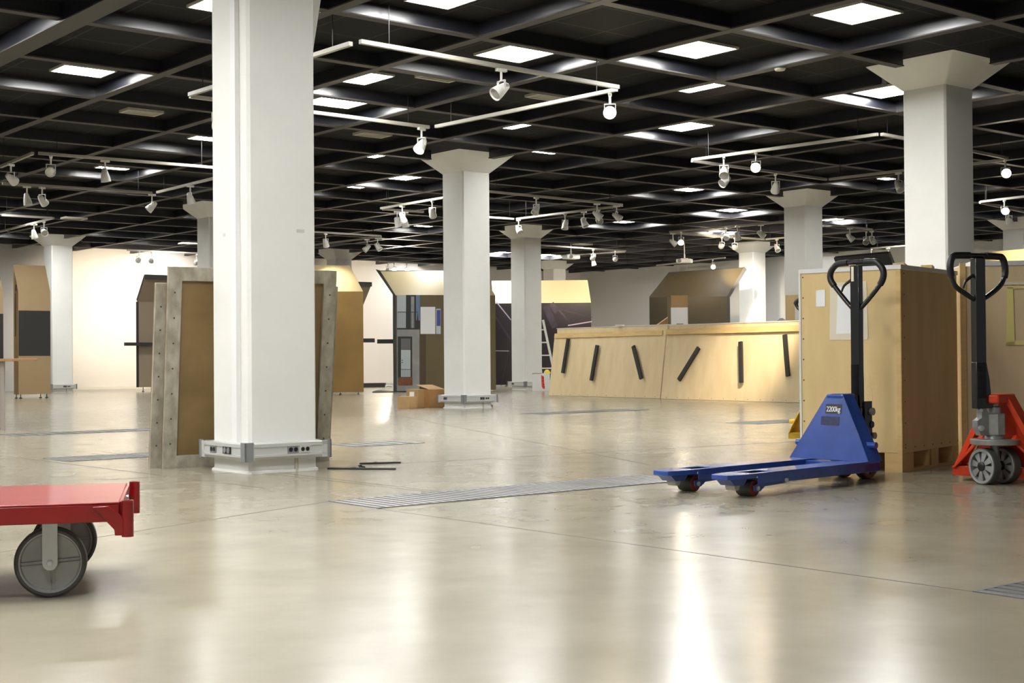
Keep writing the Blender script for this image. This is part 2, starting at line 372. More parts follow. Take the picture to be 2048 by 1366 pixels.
# ------------------------------------------------------------------ ceiling lights (0.6 m panels at bay centres)
proto = thing('ceiling_light', 'x', 'ceiling light', (0, 0, 0))
b = bm_(); box(b, (0, 0, -.012), (.57, .57, .012)); obj('diffuser', b, 'diffuser', proto, world=False)
b = bm_()
for s in (-1, 1): box(b, (s*.295, 0, -.011), (.02, .61, .022)); box(b, (0, s*.295, -.011), (.57, .02, .022))
obj('frame', b, 'cream', proto, world=False)
LIGHTS = [(-2.48, -2.13, 2.39, 2.64, 'square light panel at upper left above the far left spotlights'), (-2.51, -2.2, 0.4, 0.62, 'light panel cut off by the top edge beside the nearest column'),
 (-1.66, -1.37, -0.45, -0.19, 'light panel cut off by the top edge, right of the nearest column'), (-0.56, -0.19, 0.24, 0.61, 'bright square light panel just above the track with one unlit hanging spotlight'),
 (0.27, 0.63, -0.51, -0.16, 'bright square light panel right of the upper middle, directly below a beam crossing'), (0.31, 0.68, -1.65, -1.31, 'largest bright light panel at the upper right'),
 (1.31, 1.43, 0.29, 0.64, 'narrow light panel half hidden by a beam below the upper right pair'), (2.32, 2.63, 1.47, 1.84, 'light panel in the middle right, right of the starry lit spotlight'),
 (-0.83, -0.59, 1.43, 1.79, 'light panel just right of the nearest column, upper of two'), (-0.6, -0.19, 2.32, 2.62, 'light panel touching the right side of the nearest column, lower of two'),
 (1.24, 1.41, 2.32, 2.6, 'small light panel above the middle column, below the track'), (2.38, 2.73, -0.43, -0.06, 'light panel touching the head of the large right column'),
 (-0.53, -0.2, 4.37, 4.6, 'light panel touching the left side of the nearest column'), (-0.45, -0.13, 6.62, 6.74, 'thin light panel strip at the left behind a downward spotlight'),
 (2.26, 2.58, 5.45, 5.75, 'small light panel left of the middle column head'), (1.27, 1.4, 4.42, 4.6, 'small light panel at the left above the column head, half behind a beam'),
 (2.38, 2.56, 6.5, 6.6, 'thin light strip left of the middle column'), (5.52, 5.8, 4.45, 4.68, 'small light panel in the middle right between two tracks'),
 (2.3, 2.6, 3.06, 3.14, 'upper of two thin light strips right of the middle column head'), (2.3, 2.6, 3.34, 3.44, 'lower of two thin light strips right of the middle column head'), (7.58, 7.9, 5.6, 5.88, 'far light panel left of the column behind the low crates'),
 (7.49, 7.78, 7.5, 7.75, 'far light panel above the projector tracks, centre right'), (3.4, 3.84, 13.06, 13.25, 'far left light panel beside the half hidden column, upper'),
 (4.38, 4.69, 15.15, 15.4, 'far left light panel beside the half hidden column, lower, nearest the wall'), (5.61, 5.84, 3.12, 3.22, 'thin far light strip above the column behind the low crates'),
 (6.6, 6.79, 2.6, 2.72, 'thin far light strip left of the large right column'), (9.75, 9.93, 5.6, 5.9, 'thin far light panel right of the column behind the low crates'),
 (5.56, 5.83, 9.65, 9.77, 'thin far light strip left of the middle column, under spotlights'), (7.49, 7.69, 12.1, 12.25, 'tiny far light panel left of the middle column'),
 (9.48, 9.91, 15.06, 15.3, 'far light panel close to the back wall, left of the middle column'), (9.5, 9.9, 12.75, 12.95, 'far light strip between the middle column and the one behind it'),
 (10.65, 10.95, 12.75, 12.95, 'far light panel right behind the column with the carton'), (9.75, 9.93, 7.75, 7.95, 'far light panel left of the far slim column'),
 (7.45, 7.6, 10.5, 10.62, 'tiny far light panel above the brown gold panel'), (8.4, 8.6, 0.5, 0.6, 'far light strip right of the large right column'),
 (-4.7, -4.3, -3.7, -3.3, None), (-2.65, -2.35, -2.65, -2.35, None), (-5.7, -5.3, -3.7, -3.3, None), (-4.7, -4.3, -2.7, -2.3, None), (-5.7, -5.3, -1.7, -1.3, None), (-5.7, -5.3, 1.3, 1.7, None), (-5.7, -5.3, -4.7, -4.3, None), (-4.7, -4.3, 5.3, 5.7, None), (-3.7, -3.3, 8.3, 8.7, None), (-4.7, -4.3, -0.7, -0.3, None), (-4.7, -4.3, 3.3, 3.7, None), (-6.7, -6.3, 3.3, 3.7, None), (-6.7, -6.3, 0.3, 0.7, None), (-3.7, -3.3, 1.3, 1.7, None),  # unlabelled panels lie outside the view, added to brighten the foreground
 *[(i+.10, i+.50, j+.08, j+.42, 'added far light panel tucked behind a ceiling beam in the depth of the hall') for i, j in ((4, 6), (4, 8), (6, 10), (8, 9), (8, 11), (10, 6), (10, 10), (11, 8), (12, 6), (12, 12), (5, 12), (13, 3), (13, 9), (10, 3), (7, 2), (2, 9), (2, 12), (13, 0), (10, 0), (0, 10), (-1, 12), (1, 13), (-1, 9), (-2, 7), (0, 7))]]  # panels added behind beams to brighten the far hall
for k, (a0, a1, b0, b1, lab) in enumerate(LIGHTS):
    loc = node((a0+a1)/2, (b0+b1)/2, Z_CEIL); sc_ = ((a1-a0)*SA/.60, (b1-b0)*SB/.60, 1)
    lab = lab or 'added light panel over the front of the hall, out of the picture'
    if k == 0: proto.location = loc; proto.scale = sc_; proto.rotation_euler = (0, 0, PI/2-TH); proto['label'] = lab; proto['group'] = 'ceiling light panels'
    else: dup(proto, loc, PI/2-TH, lab, 'ceiling light panels').scale = sc_

# small pale ceiling vents and a smoke detector
VENTS = [(879, 154, 'pale ceiling vent plate between the two upper tracks, right of the nearest column'), (283, 224, 'pale framed ceiling vent at the upper left'), (745, 269, 'pale ceiling vent right of the nearest column, below the track corner'),
 (1095, 193, 'pale ceiling vent behind the long track, left of the starry spotlight'), (285, 388, 'small warm ceiling vent above the left track corner'), (1165, 478, 'grey ceiling vent left of the projector pair'), (378, 476, 'pale ceiling vent beside the half hidden far column'), (148, 423, 'grey vent box over the far left column')]
vp = thing('ceiling_vent', 'x', 'vent')
b = bm_()
for s in (-1, 1): box(b, (s*.20, 0, -.015), (.03, .26, .03)); box(b, (0, s*.115, -.015), (.37, .03, .03))
obj('frame', b, 'cream', vp, world=False)
b = bm_()
for k in range(6): box(b, (0, -.085+k*.034, -.012), (.37, .016, .014))
obj('grille', b, 'cream', vp, world=False)
for k, (x, y, lab) in enumerate(VENTS):
    p = atz(x, y, 3.535); p.z = Z_BEAM if y > 400 else Z_CEIL
    if k == 0: vp.location = p; vp.rotation_euler = (0, 0, PI/2-TH); vp['label'] = lab; vp['group'] = 'pale ceiling vents'
    else: dup(vp, p, PI/2-TH, lab, 'pale ceiling vents')
b = bm_(); p = atz(1560, 141, Z_BEAM-.02); lathe(b, p + UP*.04, -UP, [(0, .05), (.025, .055), (.04, .045), (.045, .02)], 18)
one('smoke_detector', b, 'cream', 'small round cream smoke detector under a beam at the upper right', 'smoke detector')

# ------------------------------------------------------------------ lighting tracks
TRACKS = [(714, 82, 1241, 175, 'long white track at the top middle running right to the starry spotlight'), (1238, 178, 868, 254, 'long white track running down left from the starry spotlight to the middle'),
 (374, 192, 862, 255, 'white track passing behind the nearest column, ending left of the middle column head'), (376, 190, 706, 86, 'white track rising behind the nearest column to the top'),
 (0, 334, 67, 306, 'short track piece at the left edge with a turned spotlight'), (72, 306, 440, 336, 'upper long track at the left edge of the hall'), (0, 366, 308, 386, 'middle long track at the left with two hanging spotlights'),
 (313, 385, 470, 346, 'track rising right into the nearest column on its left side'), (0, 430, 107, 436, 'lower left track, front arm of the far left corner'), (108, 436, 0, 463, 'lower left track, rear arm of the far left corner'),
 (252, 500, 470, 510, 'brightly lit track in front of the white back wall at the left'), (600, 462, 764, 472, 'track arm just right of the nearest column, upper arm of a corner'), (764, 473, 600, 493, 'track arm just right of the nearest column, lower arm of a corner'),
 (760, 417, 930, 388, 'track passing behind the middle column with four spotlights'), (762, 418, 850, 424, 'short lower track arm left of the middle column'), (757, 523, 900, 529, 'track close to the back wall above the photo mural'), (960, 381, 1247, 410, 'track right of the middle column, upper arm over the column head'),
 (1247, 411, 1031, 438, 'bright white track over the column with the carton, carrying four white spotlights'), (1030, 438, 940, 432, 'short track end beside the middle column'), (1060, 489, 1253, 502, 'far track right of the column with the carton'),
 (1252, 503, 1120, 512, 'far track behind the left projector'), (1381, 320, 1760, 268, 'track at the right with a starry spotlight, upper arm'), (1760, 268, 1880, 290, 'track disappearing behind the large right column, upper'),
 (1381, 321, 1655, 359, 'track at the right below the starry spotlight, lower arm'), (1655, 359, 1900, 330, 'track disappearing behind the large right column, lower'), (1337, 464, 1600, 440, 'far track over the low crates, upper arm with spotlights'),
 (1338, 464, 1530, 479, 'far track over the olive panel, lower arm'), (1530, 479, 1620, 471, 'short far track at the slim far column'), (1630, 446, 1746, 459, 'far track right of the column behind the low crates, upper arm'),
 (1746, 460, 1630, 470, 'far track right of the column behind the low crates, lower arm'), (1740, 497, 1880, 486, 'far track low above the tall crate'), (1900, 293, 2017, 317, 'track corner at the right edge, upper arm'), (2017, 318, 1900, 334, 'track corner at the right edge, lower arm'),
 (1958, 404, 2090, 388, 'lowest track at the right edge, upper arm'), (1958, 405, 2070, 428, 'lowest track at the right edge, lower arm'), (1312, 531, 1452, 515, 'far track near the right wall above the olive panel')]
RAILS = []
for x0, y0, x1, y1, lab in TRACKS:
    p, q = atz(x0, y0, Z_TRACK), atz(x1, y1, Z_TRACK); d = (q-p).normalized(); p, q = p + d*.03, q - d*.03; d = q-p; RAILS.append((p, q))
    t = thing('lighting_track', lab, 'lighting track', p, 0, 'white lighting tracks')
    b = bm_(); bar(b, p, q, .036, .034, V(-d.y, d.x, 0)); obj('track_rail', b, 'rail', t)
    n = max(2, int(d.length/2.2)+1)
    for k in range(n):
        r = p + d*((k+.12)/(n-1+.24) if n > 1 else .5); b = bm_(); cyl(b, r + UP*.015, V(r.x, r.y, Z_CEIL+.01), .004, 6); obj('hanger', b, 'black', t)

# ------------------------------------------------------------------ track spotlights
sp = thing('track_spotlight', 'x', 'spotlight')
b = bm_(); box(b, (0, 0, -.0305), (.11, .034, .028)); obj('adapter', b, 'white', sp, world=False, bevel=.004)
b = bm_(); cyl(b, V(0, 0, -.04), V(0, 0, -.13), .011, 10); box(b, (0, .052, -.165), (.018, .008, .09)); box(b, (0, -.052, -.165), (.018, .008, .09)); box(b, (0, 0, -.125), (.018, .11, .01)); obj('arm', b, 'white', sp, world=False)
# the head points along local +x; it is turned per lamp about its pivot
b = bm_(); lathe(b, V(-.085, 0, 0), V(1, 0, 0), [(0, .016), (.012, .03), (.06, .042), (.12, .056), (.165, .062), (.172, .060), (.166, .054), (.13, .045)], 20, caps=True); sp_head = obj('lamp_housing', b, 'white', sp, world=False)
b = bm_(); lathe(b, V(.070, 0, 0), V(1, 0, 0), [(0, .052), (.004, .050), (.006, .02)], 20); sp_lens = obj('lens', b, 'lens', sp_head, world=False)
sp_head.location = (0, 0, -.20)
lit_lens = sp_lens.data.copy(); lit_lens.materials.clear(); lit_lens.materials.append(MT['lit'])
spots_done = []
def spot(x, y, tgt, lab, lit=0, size=38, blend=.6, scale=1.0):
    """x, y: photo pixel of the adapter; tgt: world point the head looks at, or (azimuth deg from +y clockwise, tilt deg below horizontal)"""
    p = atz(x, y, Z_TRACK); best = None
    for a, e in RAILS:
        k = min(1, max(0, (p-a).dot(e-a)/(e-a).length_squared)); c = a + (e-a)*k
        if best is None or (c-p).length < (best-p).length: best = c
    if (best-p).length < 1.2: p = best
    p = V(p.x, p.y, Z_TRACK)
    if not spots_done: r = sp; r.location = p; r['label'] = lab; r['group'] = 'white track spotlights'
    else: r = dup(sp, p, 0, lab, 'white track spotlights')
    r.scale = (scale,)*3
    piv = p + V(0, 0, -.20)*scale
    if isinstance(tgt, tuple):
        az, ti = math.radians(tgt[0]), math.radians(tgt[1]); d = V(math.sin(az)*math.cos(ti), math.cos(az)*math.cos(ti), -math.sin(ti))
    else: d = (tgt-piv).normalized()
    az = math.atan2(d.y, d.x); r.rotation_euler = (0, 0, az)
    h = [c for c in r.children if c.name.startswith('lamp_housing')][0]
    h.rotation_euler = (0, math.asin(-d.z), 0)
    if lit:
        h.children[0].data = lit_lens
        L = bpy.data.lights.new('spot_beam', 'SPOT'); L.energy = lit; L.color = (1.0, .83, .62); L.spot_size = math.radians(size); L.spot_blend = blend; L.shadow_soft_size = .03
        o = bpy.data.objects.new('spot_beam', L); C.objects.link(o); o.parent = h; o.location = (.10, 0, 0); o.rotation_euler = (0, -PI/2, 0)
    spots_done.append(r)
wall_pt = lambda x, y: onpl(x, y, ORG + BX*(J1*SB), BX)
S = spot
S(22, 325, (20, 25), 'unlit spotlight turned away at the left edge, on the short track piece')
S(92, 312, (165, 20), 'unlit round spotlight facing the camera on the upper left track')
S(196, 322, (60, 82), 'unlit spotlight pointing straight down in front of the thin light strip at the left')
S(50, 371, (70, 80), 'left of two spotlights on the middle left track, pointing down')
S(80, 373, (20, 40), 'right of two spotlights on the middle left track, seen from behind')
S(68, 446, (80, 80), 'lower of two spotlights in the far left track corner')
S(88, 441, (150, 25), 'upper of two spotlights in the far left track corner')
S(321, 387, (250, 45), 'spotlight under the track corner left of the nearest column')
S(390, 369, (60, 75), 'spotlight pointing down beside the nearest column on its left')
S(418, 205, (160, 60), 'spotlight half hidden by the left edge of the nearest column, high up')
S(260, 504, wall_pt(185, 640), 'left of two lit spotlights in front of the white back wall', 240, 75, .8)
S(293, 504, wall_pt(250, 620), 'right of two lit spotlights in front of the white back wall', 240, 80, .8)
S(382, 508, wall_pt(330, 640), 'lit spotlight left of the half hidden column, in front of the back wall', 200, 80, .8)
S(990, 136, (235, 35), 'large unlit white spotlight hanging from the long track at the top middle')
S(832, 255, (215, 50), 'glowing spotlight at the track end left of the middle column head', 15, 50)
S(1210, 180, (186, 14), 'dazzling starry spotlight at the track corner near the top middle', 8, 70)
S(1455, 312, (190, 45), 'upper of two unlit spotlights left of the second starry light')
S(1442, 332, (235, 35), 'lower of two unlit spotlights left of the second starry light')
S(1518, 303, (195, 10), 'dazzling starry spotlight between two arms of the right track', 8, 70)
S(1540, 346, aty(1505, 725, 21.6), 'spotlight below and right of the second starry light, aimed at the low crates', 800, 34, 1.0)
S(772, 424, (60, 70), 'leftmost spotlight on the track passing behind the middle column')
S(812, 410, (40, 60), 'upper of two stacked spotlights left of the middle column')
S(806, 422, (80, 80), 'lower of two stacked spotlights left of the middle column')
S(875, 400, (10, 45), 'spotlight touching the left side of the middle column')
S(645, 466, aty(668, 568, 27.5), 'spotlight just right of the nearest column on the track corner', 60, 70, .8)
S(724, 476, (250, 40), 'spotlight above the beige column head right of the nearest column')
S(754, 474, (110, 45), 'spotlight at the tip of the track corner right of the nearest column')
S(757, 526, wall_pt(740, 640), 'lit spotlight at the top tip of the mural panel', 330, 75, .8)
S(773, 526, aty(830, 560, 29.6), 'second small spotlight along the back wall track over the mural', 330, 62, .8)
S(799, 527, aty(860, 562, 29.8), 'third small spotlight along the back wall track over the mural', 330, 62, .8)
S(877, 530, (140, 50), 'small unlit spotlight touching the middle column on the back wall track')
S(1075, 392, (215, 55), 'unlit spotlight hanging alone above the column with the carton, on the upper arm')
S(1034, 437, (150, 45), 'spotlight hanging in front of the head of the column with the carton')
S(1123, 425, (200, 75), 'first bright white spotlight right of the column with the carton')
S(1157, 420, (130, 60), 'second bright white spotlight right of the column with the carton')
S(1184, 416, (170, 15), 'round spotlight facing the camera, third along the bright white track')
S(1191, 405, (100, 40), 'spotlight on the upper arm right above the round facing one')
S(1230, 409, (110, 35), 'rightmost spotlight near the tip of the bright white track')
S(1170, 499, aty(1150, 580, 33.9), 'white spotlight right of the left projector', 230, 50, .7)
S(1224, 501, onpl(1240, 620, ORG + AX*(I1*SA), AX), 'white spotlight at the tip of the far track right of the left projector', 160, 50, .9)
S(1193, 508, (60, 75), 'dim spotlight between two white ones on the far track')
S(1342, 465, (90, 40), 'unlit spotlight left of the small glowing lamp over the low crates')
S(1365, 462, (190, 30), 'small glowing lamp over the two low crates', 15, 60, .6)
S(1436, 473, onpl(1240, 600, ORG + AX*(I1*SA), AX), 'left of two white spotlights over the olive panel', 220, 60, .9)
S(1461, 475, aty(1478, 546, 31.4), 'right of two white spotlights over the olive panel', 1500, 24, 1.0)
S(1456, 454, onpl(1560, 590, ORG + AX*(I1*SA), AX), 'first of three grey spotlights on the far upper arm over the olive panel', 300, 70, .9)
S(1480, 452, (60, 70), 'second of three grey spotlights on the far upper arm over the olive panel')
S(1520, 447, (110, 40), 'third of three grey spotlights, left of the column behind the low crates')
S(1555, 477, (165, 50), 'spotlight hanging by the right side of the slim far column')
S(1697, 454, (115, 45), 'bright white spotlight above the handle of the blue pallet truck')
S(1730, 461, (200, 35), 'left of a pair of round spotlights above the blue handle')
S(1745, 460, (160, 35), 'right of a pair of round spotlights above the blue handle')
S(1744, 497, (180, 70), 'left of two glassy spotlights low above the tall crate')
S(1774, 494, (150, 50), 'right of two glassy spotlights low above the tall crate')
S(1802, 343, (160, 50), 'spotlight half hidden by the left edge of the large right column')
S(1990, 318, (192, 6), 'dazzling starry spotlight at the track corner right of the large column', 8, 70)
S(2034, 400, (190, 5), 'dazzling starry spotlight at the right edge, lower one', 8, 70)
S(2046, 415, aty(2040, 505, 24.6), 'spotlight cut off by the right edge beside the lower starry one', 220, 50, .7)
S(1424, 518, aty(1478, 546, 31.4), 'spotlight right above the upper edge of the olive panel', 330, 36, .7)

# two projectors hanging from the ceiling
def projector(x, y, Y, lab, az):
    p = aty(x, y, Y); t = thing('projector', lab, 'projector', p, az, 'ceiling projectors')
    b = bm_(); box(b, (0, 0, 0), (.36, .28, .10)); obj('body', b, 'white', t, world=False, bevel=.02)
    b = bm_(); lathe(b, V(-.09, -.14, 0), V(0, -1, 0), [(0, .045), (.03, .042), (.026, .03)], 16); obj('lens', b, 'lens', t, world=False)
    b = bm_(); cyl(b, V(0, 0, .05), V(0, 0, .16), .02, 10); cyl(b, V(0, 0, .16), V(0, 0, Z_CEIL-p.z+.005), .013, 8); box(b, (0, 0, .06), (.16, .10, .02)); obj('ceiling_mount', b, 'white', t, world=False)
projector(1142, 514, 33.0, 'left white ceiling projector, beside the column with the carton', .5)
projector(1369, 522, 33.5, 'right white ceiling projector, above the olive panel', -.35)

# ================================================================== EXHIBITION PANELS
ZB, ZT = 2.05, 2.60
def slab(b, quad, vec, mf=0, ms=1): prism(b, quad, vec, mf, ms)
def feet(t, pts):
    for p in pts:
        b = bm_(); cyl(b, V(p.x, p.y, .012), V(p.x, p.y, .10), .009, 8); lathe(b, V(p.x, p.y, 0), UP, [(0, .03), (.012, .03), (.02, .012)], 12); obj('levelling_foot', b, 'black', t)

# --- tan panel with the black square (left)
fl = aty(37, 797, 26.3); fl.z = 0; w_, dpt = .625, .25
t = thing('display_panel', 'tall tan display panel with sloped top and black square, at the left before a column', 'display panel', fl, 0, 'bent display panels')
prof = [fl + UP*.075, fl + UP*ZB, fl + BX*(dpt+.01) + UP*(ZT-.02), fl + BX*dpt + UP*.075]
b = bm_(); prism(b, prof, AX*w_); obj('panel_body', b, 'tan', t, bevel=.004)
b = bm_(); obox(b, fl - BX*.004 + UP*.815 + AX*.005, AX*(w_-.01), BX*.006, UP*.87); obj('black_square', b, 'char', t)
b = bm_(); obox(b, fl - AX*.004 + BX*.14 + UP*1.19, BX*.03, AX*.006, UP*.83); obox(b, fl - AX*.004 + BX*.09 + UP*2.06, BX*.05, AX*.006, UP*.12); obj('side_strip', b, 'char', t)
feet(t, [fl + AX*.06 + BX*.05, fl + AX*(w_-.06) + BX*.05, fl + AX*.03 + BX*.2, fl + AX*(w_-.16) + BX*.1])
# --- its neighbour cut off by the left edge
fl = aty(7, 797, 26.2); fl.z = 0
t = thing('display_panel', 'display panel with black lower half cut off by the left edge of the picture', 'display panel', fl, 0, 'bent display panels')
prof = [fl + UP*.075, fl + UP*ZB, fl + BX*.3 + UP*(ZT-.02), fl + BX*.3 + UP*.075]
b = bm_(); prism(b, prof, -AX*1.2); obj('panel_body', b, 'tan', t)
b = bm_(); obox(b, fl - BX*.004 + UP*.75, -AX*1.1, BX*.006, UP*.87); obj('black_square', b, 'char', t)
feet(t, [fl - AX*.1 + BX*.06, fl - AX*1.1 + BX*.06])
# --- long panel seen from its back, top leaning towards us
p0 = aty(275, 700, 31.3); p0.z = 0; n_ = 6.1
t = thing('display_panel', 'long taupe black-outlined display panel before the lit white wall, passing behind the nearest column', 'display panel', p0, 0, 'bent display panels')
b = bm_(); slab(b, [p0 + UP*.10, p0 + AX*n_ + UP*.10, p0 + AX*n_ + UP*ZB, p0 + UP*ZB], BX*.07); obj('lower_panel', b, ['taupe', 'char'], t)
tp = -BX*.42; b = bm_(); slab(b, [p0 + UP*ZB, p0 + AX*n_ + UP*ZB, p0 + AX*n_ + tp + UP*ZT, p0 + tp + UP*ZT], BX*.05 + UP*.05); obj('leaning_top', b, ['taupe', 'char'], t)
b = bm_(); obox(b, p0 + tp + UP*(ZT-.06) - BX*.012, AX*n_, BX*.02, UP*.11); obox(b, p0 - AX*.02 - BX*.004 + UP*.10, AX*.05, BX*.03, UP*(ZB-.1)); obj('black_edge', b, 'char', t)
b = bm_(); obox(b, p0 - AX*.34 - BX*.14 + UP*1.045, AX*1.6, BX*.10, UP*.075); obj('rail_bar', b, 'char', t)
feet(t, [p0 + AX*.15 + BX*.04, p0 + AX*2.5 + BX*.04, p0 + AX*4.5 + BX*.04])
# --- brown gold panel right of the nearest column
dr = V(.98, .2, 0).normalized(); nb = V(-dr.y, dr.x, 0)
r0 = aty(727.5, 784, 27.4); r0.z = 0; l0 = r0 - dr*1.35
t = thing('display_panel', 'brown gold bent display panel standing directly right of the nearest column', 'display panel', l0, 0, 'bent display panels')
b = bm_(); slab(b, [l0 + UP*.045, r0 + UP*.045, r0 + UP*ZB, l0 + UP*ZB], nb*.06); obj('lower_panel', b, ['brass', 'char'], t)
tr_ = aty(699, 527, 27.8); tr_.z = ZT; tl_ = tr_ - dr*1.35
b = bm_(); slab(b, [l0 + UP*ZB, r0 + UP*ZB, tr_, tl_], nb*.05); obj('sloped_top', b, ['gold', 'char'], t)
b = bm_(); obox(b, r0 - dr*.5 + nb*.08 + UP*1.035, dr*.735, nb*.08, UP*.08); obj('rail_bar', b, 'char', t)
feet(t, [r0 - dr*.10 + nb*.03, r0 - dr*.46 + nb*.03, r0 - dr*.64 + nb*.03])

# --- mural panel left of the middle column
dr = V(.985, .17, 0).normalized(); nb = V(-dr.y, dr.x, 0)
l0 = aty(792, 780, 29.2); l0.z = 0; r0 = l0 + dr*2.15
t = thing('display_panel', 'display panel with printed house front, white board and black slanted edge beside the middle column', 'display panel', l0, 0, 'bent display panels')
b = bm_(); slab(b, [l0 + UP*.02, r0 + UP*.02, r0 + UP*ZB, l0 + UP*ZB], nb*.06); obj('lower_panel', b, ['m_brown', 'char'], t)
tl_ = aty(757.5, 537, 29.75); tl_.z = ZT; tr_ = r0 + nb*.5 - dr*.28; tr_.z = ZT
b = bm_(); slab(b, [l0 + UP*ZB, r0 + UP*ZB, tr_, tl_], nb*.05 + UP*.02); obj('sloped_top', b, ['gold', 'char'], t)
b = bm_(); prism(b, [l0 - dr*.05 - nb*.03, l0 + dr*.004 - nb*.03, l0 + dr*.004 - nb*.03 + UP*ZB, tl_ + dr*.02 - nb*.03 + UP*.02, tl_ - dr*.06 - nb*.03 + UP*.04, l0 - dr*.05 - nb*.03 + UP*(ZB+.02)], nb*.10); obj('black_edge', b, 'char', t)
b = bm_(); obox(b, l0 - dr*.03 + nb*.10 + UP*1.03, -dr*.35, nb*.08, UP*.09); obj('rail_bar', b, 'char', t)
b = bm_(); obox(b, l0 - dr*.06 - nb*.03, dr*.28, -nb*.12, UP*.02); obj('base_plate', b, 'char', t)
pl0, npl = l0, nb
def patch(b, x0, y0, x1, y1, mi, lift=.004):
    q = [onpl(x, y, pl0 - npl*lift, npl) for x, y in ((x0, y1), (x1, y1), (x1, y0), (x0, y0))]
    prism(b, q, npl*.003, mi)
names = ['m_pale', 'm_dark', 'm_grey', 'm_mid', 'm_blue', 'm_wood', 'm_brown', 'm_brown2']
b = bm_()
patch(b, 794, 590, 812, 657, 0); patch(b, 812, 590, 832, 657, 1); patch(b, 822, 593, 828.5, 657, 2, .007); patch(b, 832, 590, 840, 641, 4); patch(b, 832, 641, 840, 657, 1); prism(b, [onpl(x, y, pl0 - npl*.008, npl) for x, y in ((831, 657), (836, 624), (837.5, 657))], npl*.003, 1)
patch(b, 794, 657, 839, 782, 2); patch(b, 794, 656, 839, 659, 1, .008)
patch(b, 795.5, 673, 824.4, 755, 1, .007); patch(b, 802, 677, 821, 700, 3, .010); patch(b, 802, 700, 821, 754, 0, .010); patch(b, 796, 755, 825, 771, 5, .010)
for k in range(10): patch(b, 796+k*3.9, 624, 796.6+k*3.9, 656, 1, .012)
patch(b, 795, 623.4, 835, 624.6, 1, .013)
for k in range(8): patch(b, 798+k*3.4, 739, 798.5+k*3.4, 754, 1, .014)
patch(b, 797, 738.4, 824, 739.4, 1, .015)
for yy in (720, 724.5): patch(b, 803, yy, 806, yy+1.4, 1, .014)
patch(b, 839.5, 590, 890, 614, 6); patch(b, 839, 668.5, 852, 782, 7); patch(b, 852, 668.5, 890, 782, 6)
obj('house_print', b, names, t)
b = bm_(); patch(b, 841, 613.7, 870.5, 668, 0, .02); obj('white_board', b, 'white_screen', t)
b = bm_(); patch(b, 872, 617.5, 881.5, 668, 0, .016); patch(b, 873.5, 620, 881, 652, 1, .020); obj('blue_picture', b, ['m_pale', 'm_violet'], t)

# --- dark purple panel between and behind two columns
l0 = aty(988, 773, 33.9); l0.z = 0; r0 = aty(1183.5, 773, 33.9); r0.z = 0; nb = V(0, 1, 0)
t = thing('display_panel', 'dark purple printed display panel with brightly lit gold top, behind the column with the carton', 'display panel', l0, 0, 'bent display panels')
b = bm_(); slab(b, [l0 + UP*.04, r0 + UP*.04, r0 + UP*ZB, l0 + UP*ZB], nb*.06); obj('lower_panel', b, ['purple', 'char'], t)
tl_ = aty(983, 557, 34.3); tr_ = aty(1175, 557, 34.3); tl_.z = tr_.z = ZT+.03
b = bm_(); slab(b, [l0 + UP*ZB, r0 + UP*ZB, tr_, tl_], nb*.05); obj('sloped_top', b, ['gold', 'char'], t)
pl0, npl = l0, nb
def stroke(b, x0, y0, x1, y1, wd, mi):
    p, q = (onpl(x, y, pl0 - npl*.006, npl) for x, y in ((x0, y0), (x1, y1))); d = (q-p).normalized(); s = V(-d.z, 0, d.x)*wd/2
    prism(b, [p-s, q-s, q+s, p+s], npl*.003, mi)
b = bm_()
stroke(b, 993, 604, 1022, 640, .025, 0); stroke(b, 989, 701.5, 1018, 702, .02, 0); stroke(b, 1002, 772, 1017, 705, .012, 1); stroke(b, 990, 632, 1022, 680, .05, 1)
obj('print_pattern', b, ['streak', 'sheen'], t)
b = bm_()
stroke(b, 1136, 651, 1184, 643, .025, 0); stroke(b, 1112, 617, 1184, 635, .012, 1); stroke(b, 1091, 612, 1110, 655, .16, 1); stroke(b, 1100, 608, 1113, 625, .10, 1); stroke(b, 1105, 605, 1135, 640, .05, 1)
obj('print_pattern', b, ['streak', 'sheen'], t)
b = bm_(); obox(b, aty(985, 773, 33.3), V(.06, 0, 0), V(0, .5, 0), UP*2.0); obj('side_board', b, 'm_brown', t)
feet(t, [l0 + V(.3, .03, 0), r0 + V(-.3, .03, 0)])

# --- dark olive panel right, above the low crates
l0 = aty(1300, 700, 31.2); r0 = aty(1455, 700, 31.0); l0.z = r0.z = 0; nb = V(0, 1, 0)
t = thing('display_panel', 'dark olive bent display panel with black slanted right edge, behind the low plywood crates', 'display panel', l0, 0, 'bent display panels')
b = bm_(); slab(b, [l0 + UP*.04, r0 + UP*.04, r0 + UP*ZB, l0 + UP*ZB], nb*.06); obj('lower_panel', b, ['olive', 'char'], t)
tl_ = aty(1338, 546, 31.7); tr_ = aty(1488.5, 536, 31.3)
b = bm_(); slab(b, [l0 + UP*ZB, r0 + UP*ZB, tr_, tl_], nb*.05 + UP*.02); obj('sloped_top', b, ['olive', 'char'], t)
b = bm_(); ed = V(.065, 0, 0)
prism(b, [r0 + UP*.04, r0 + ed + UP*.04, r0 + ed + UP*(ZB-.02), tr_ + ed*.9 - UP*.03, tr_ + UP*.03, r0 + UP*ZB], nb*.10); obj('black_edge', b, 'char', t)
feet(t, [l0 + V(.3, .03, 0), r0 + V(-.3, .03, 0)])
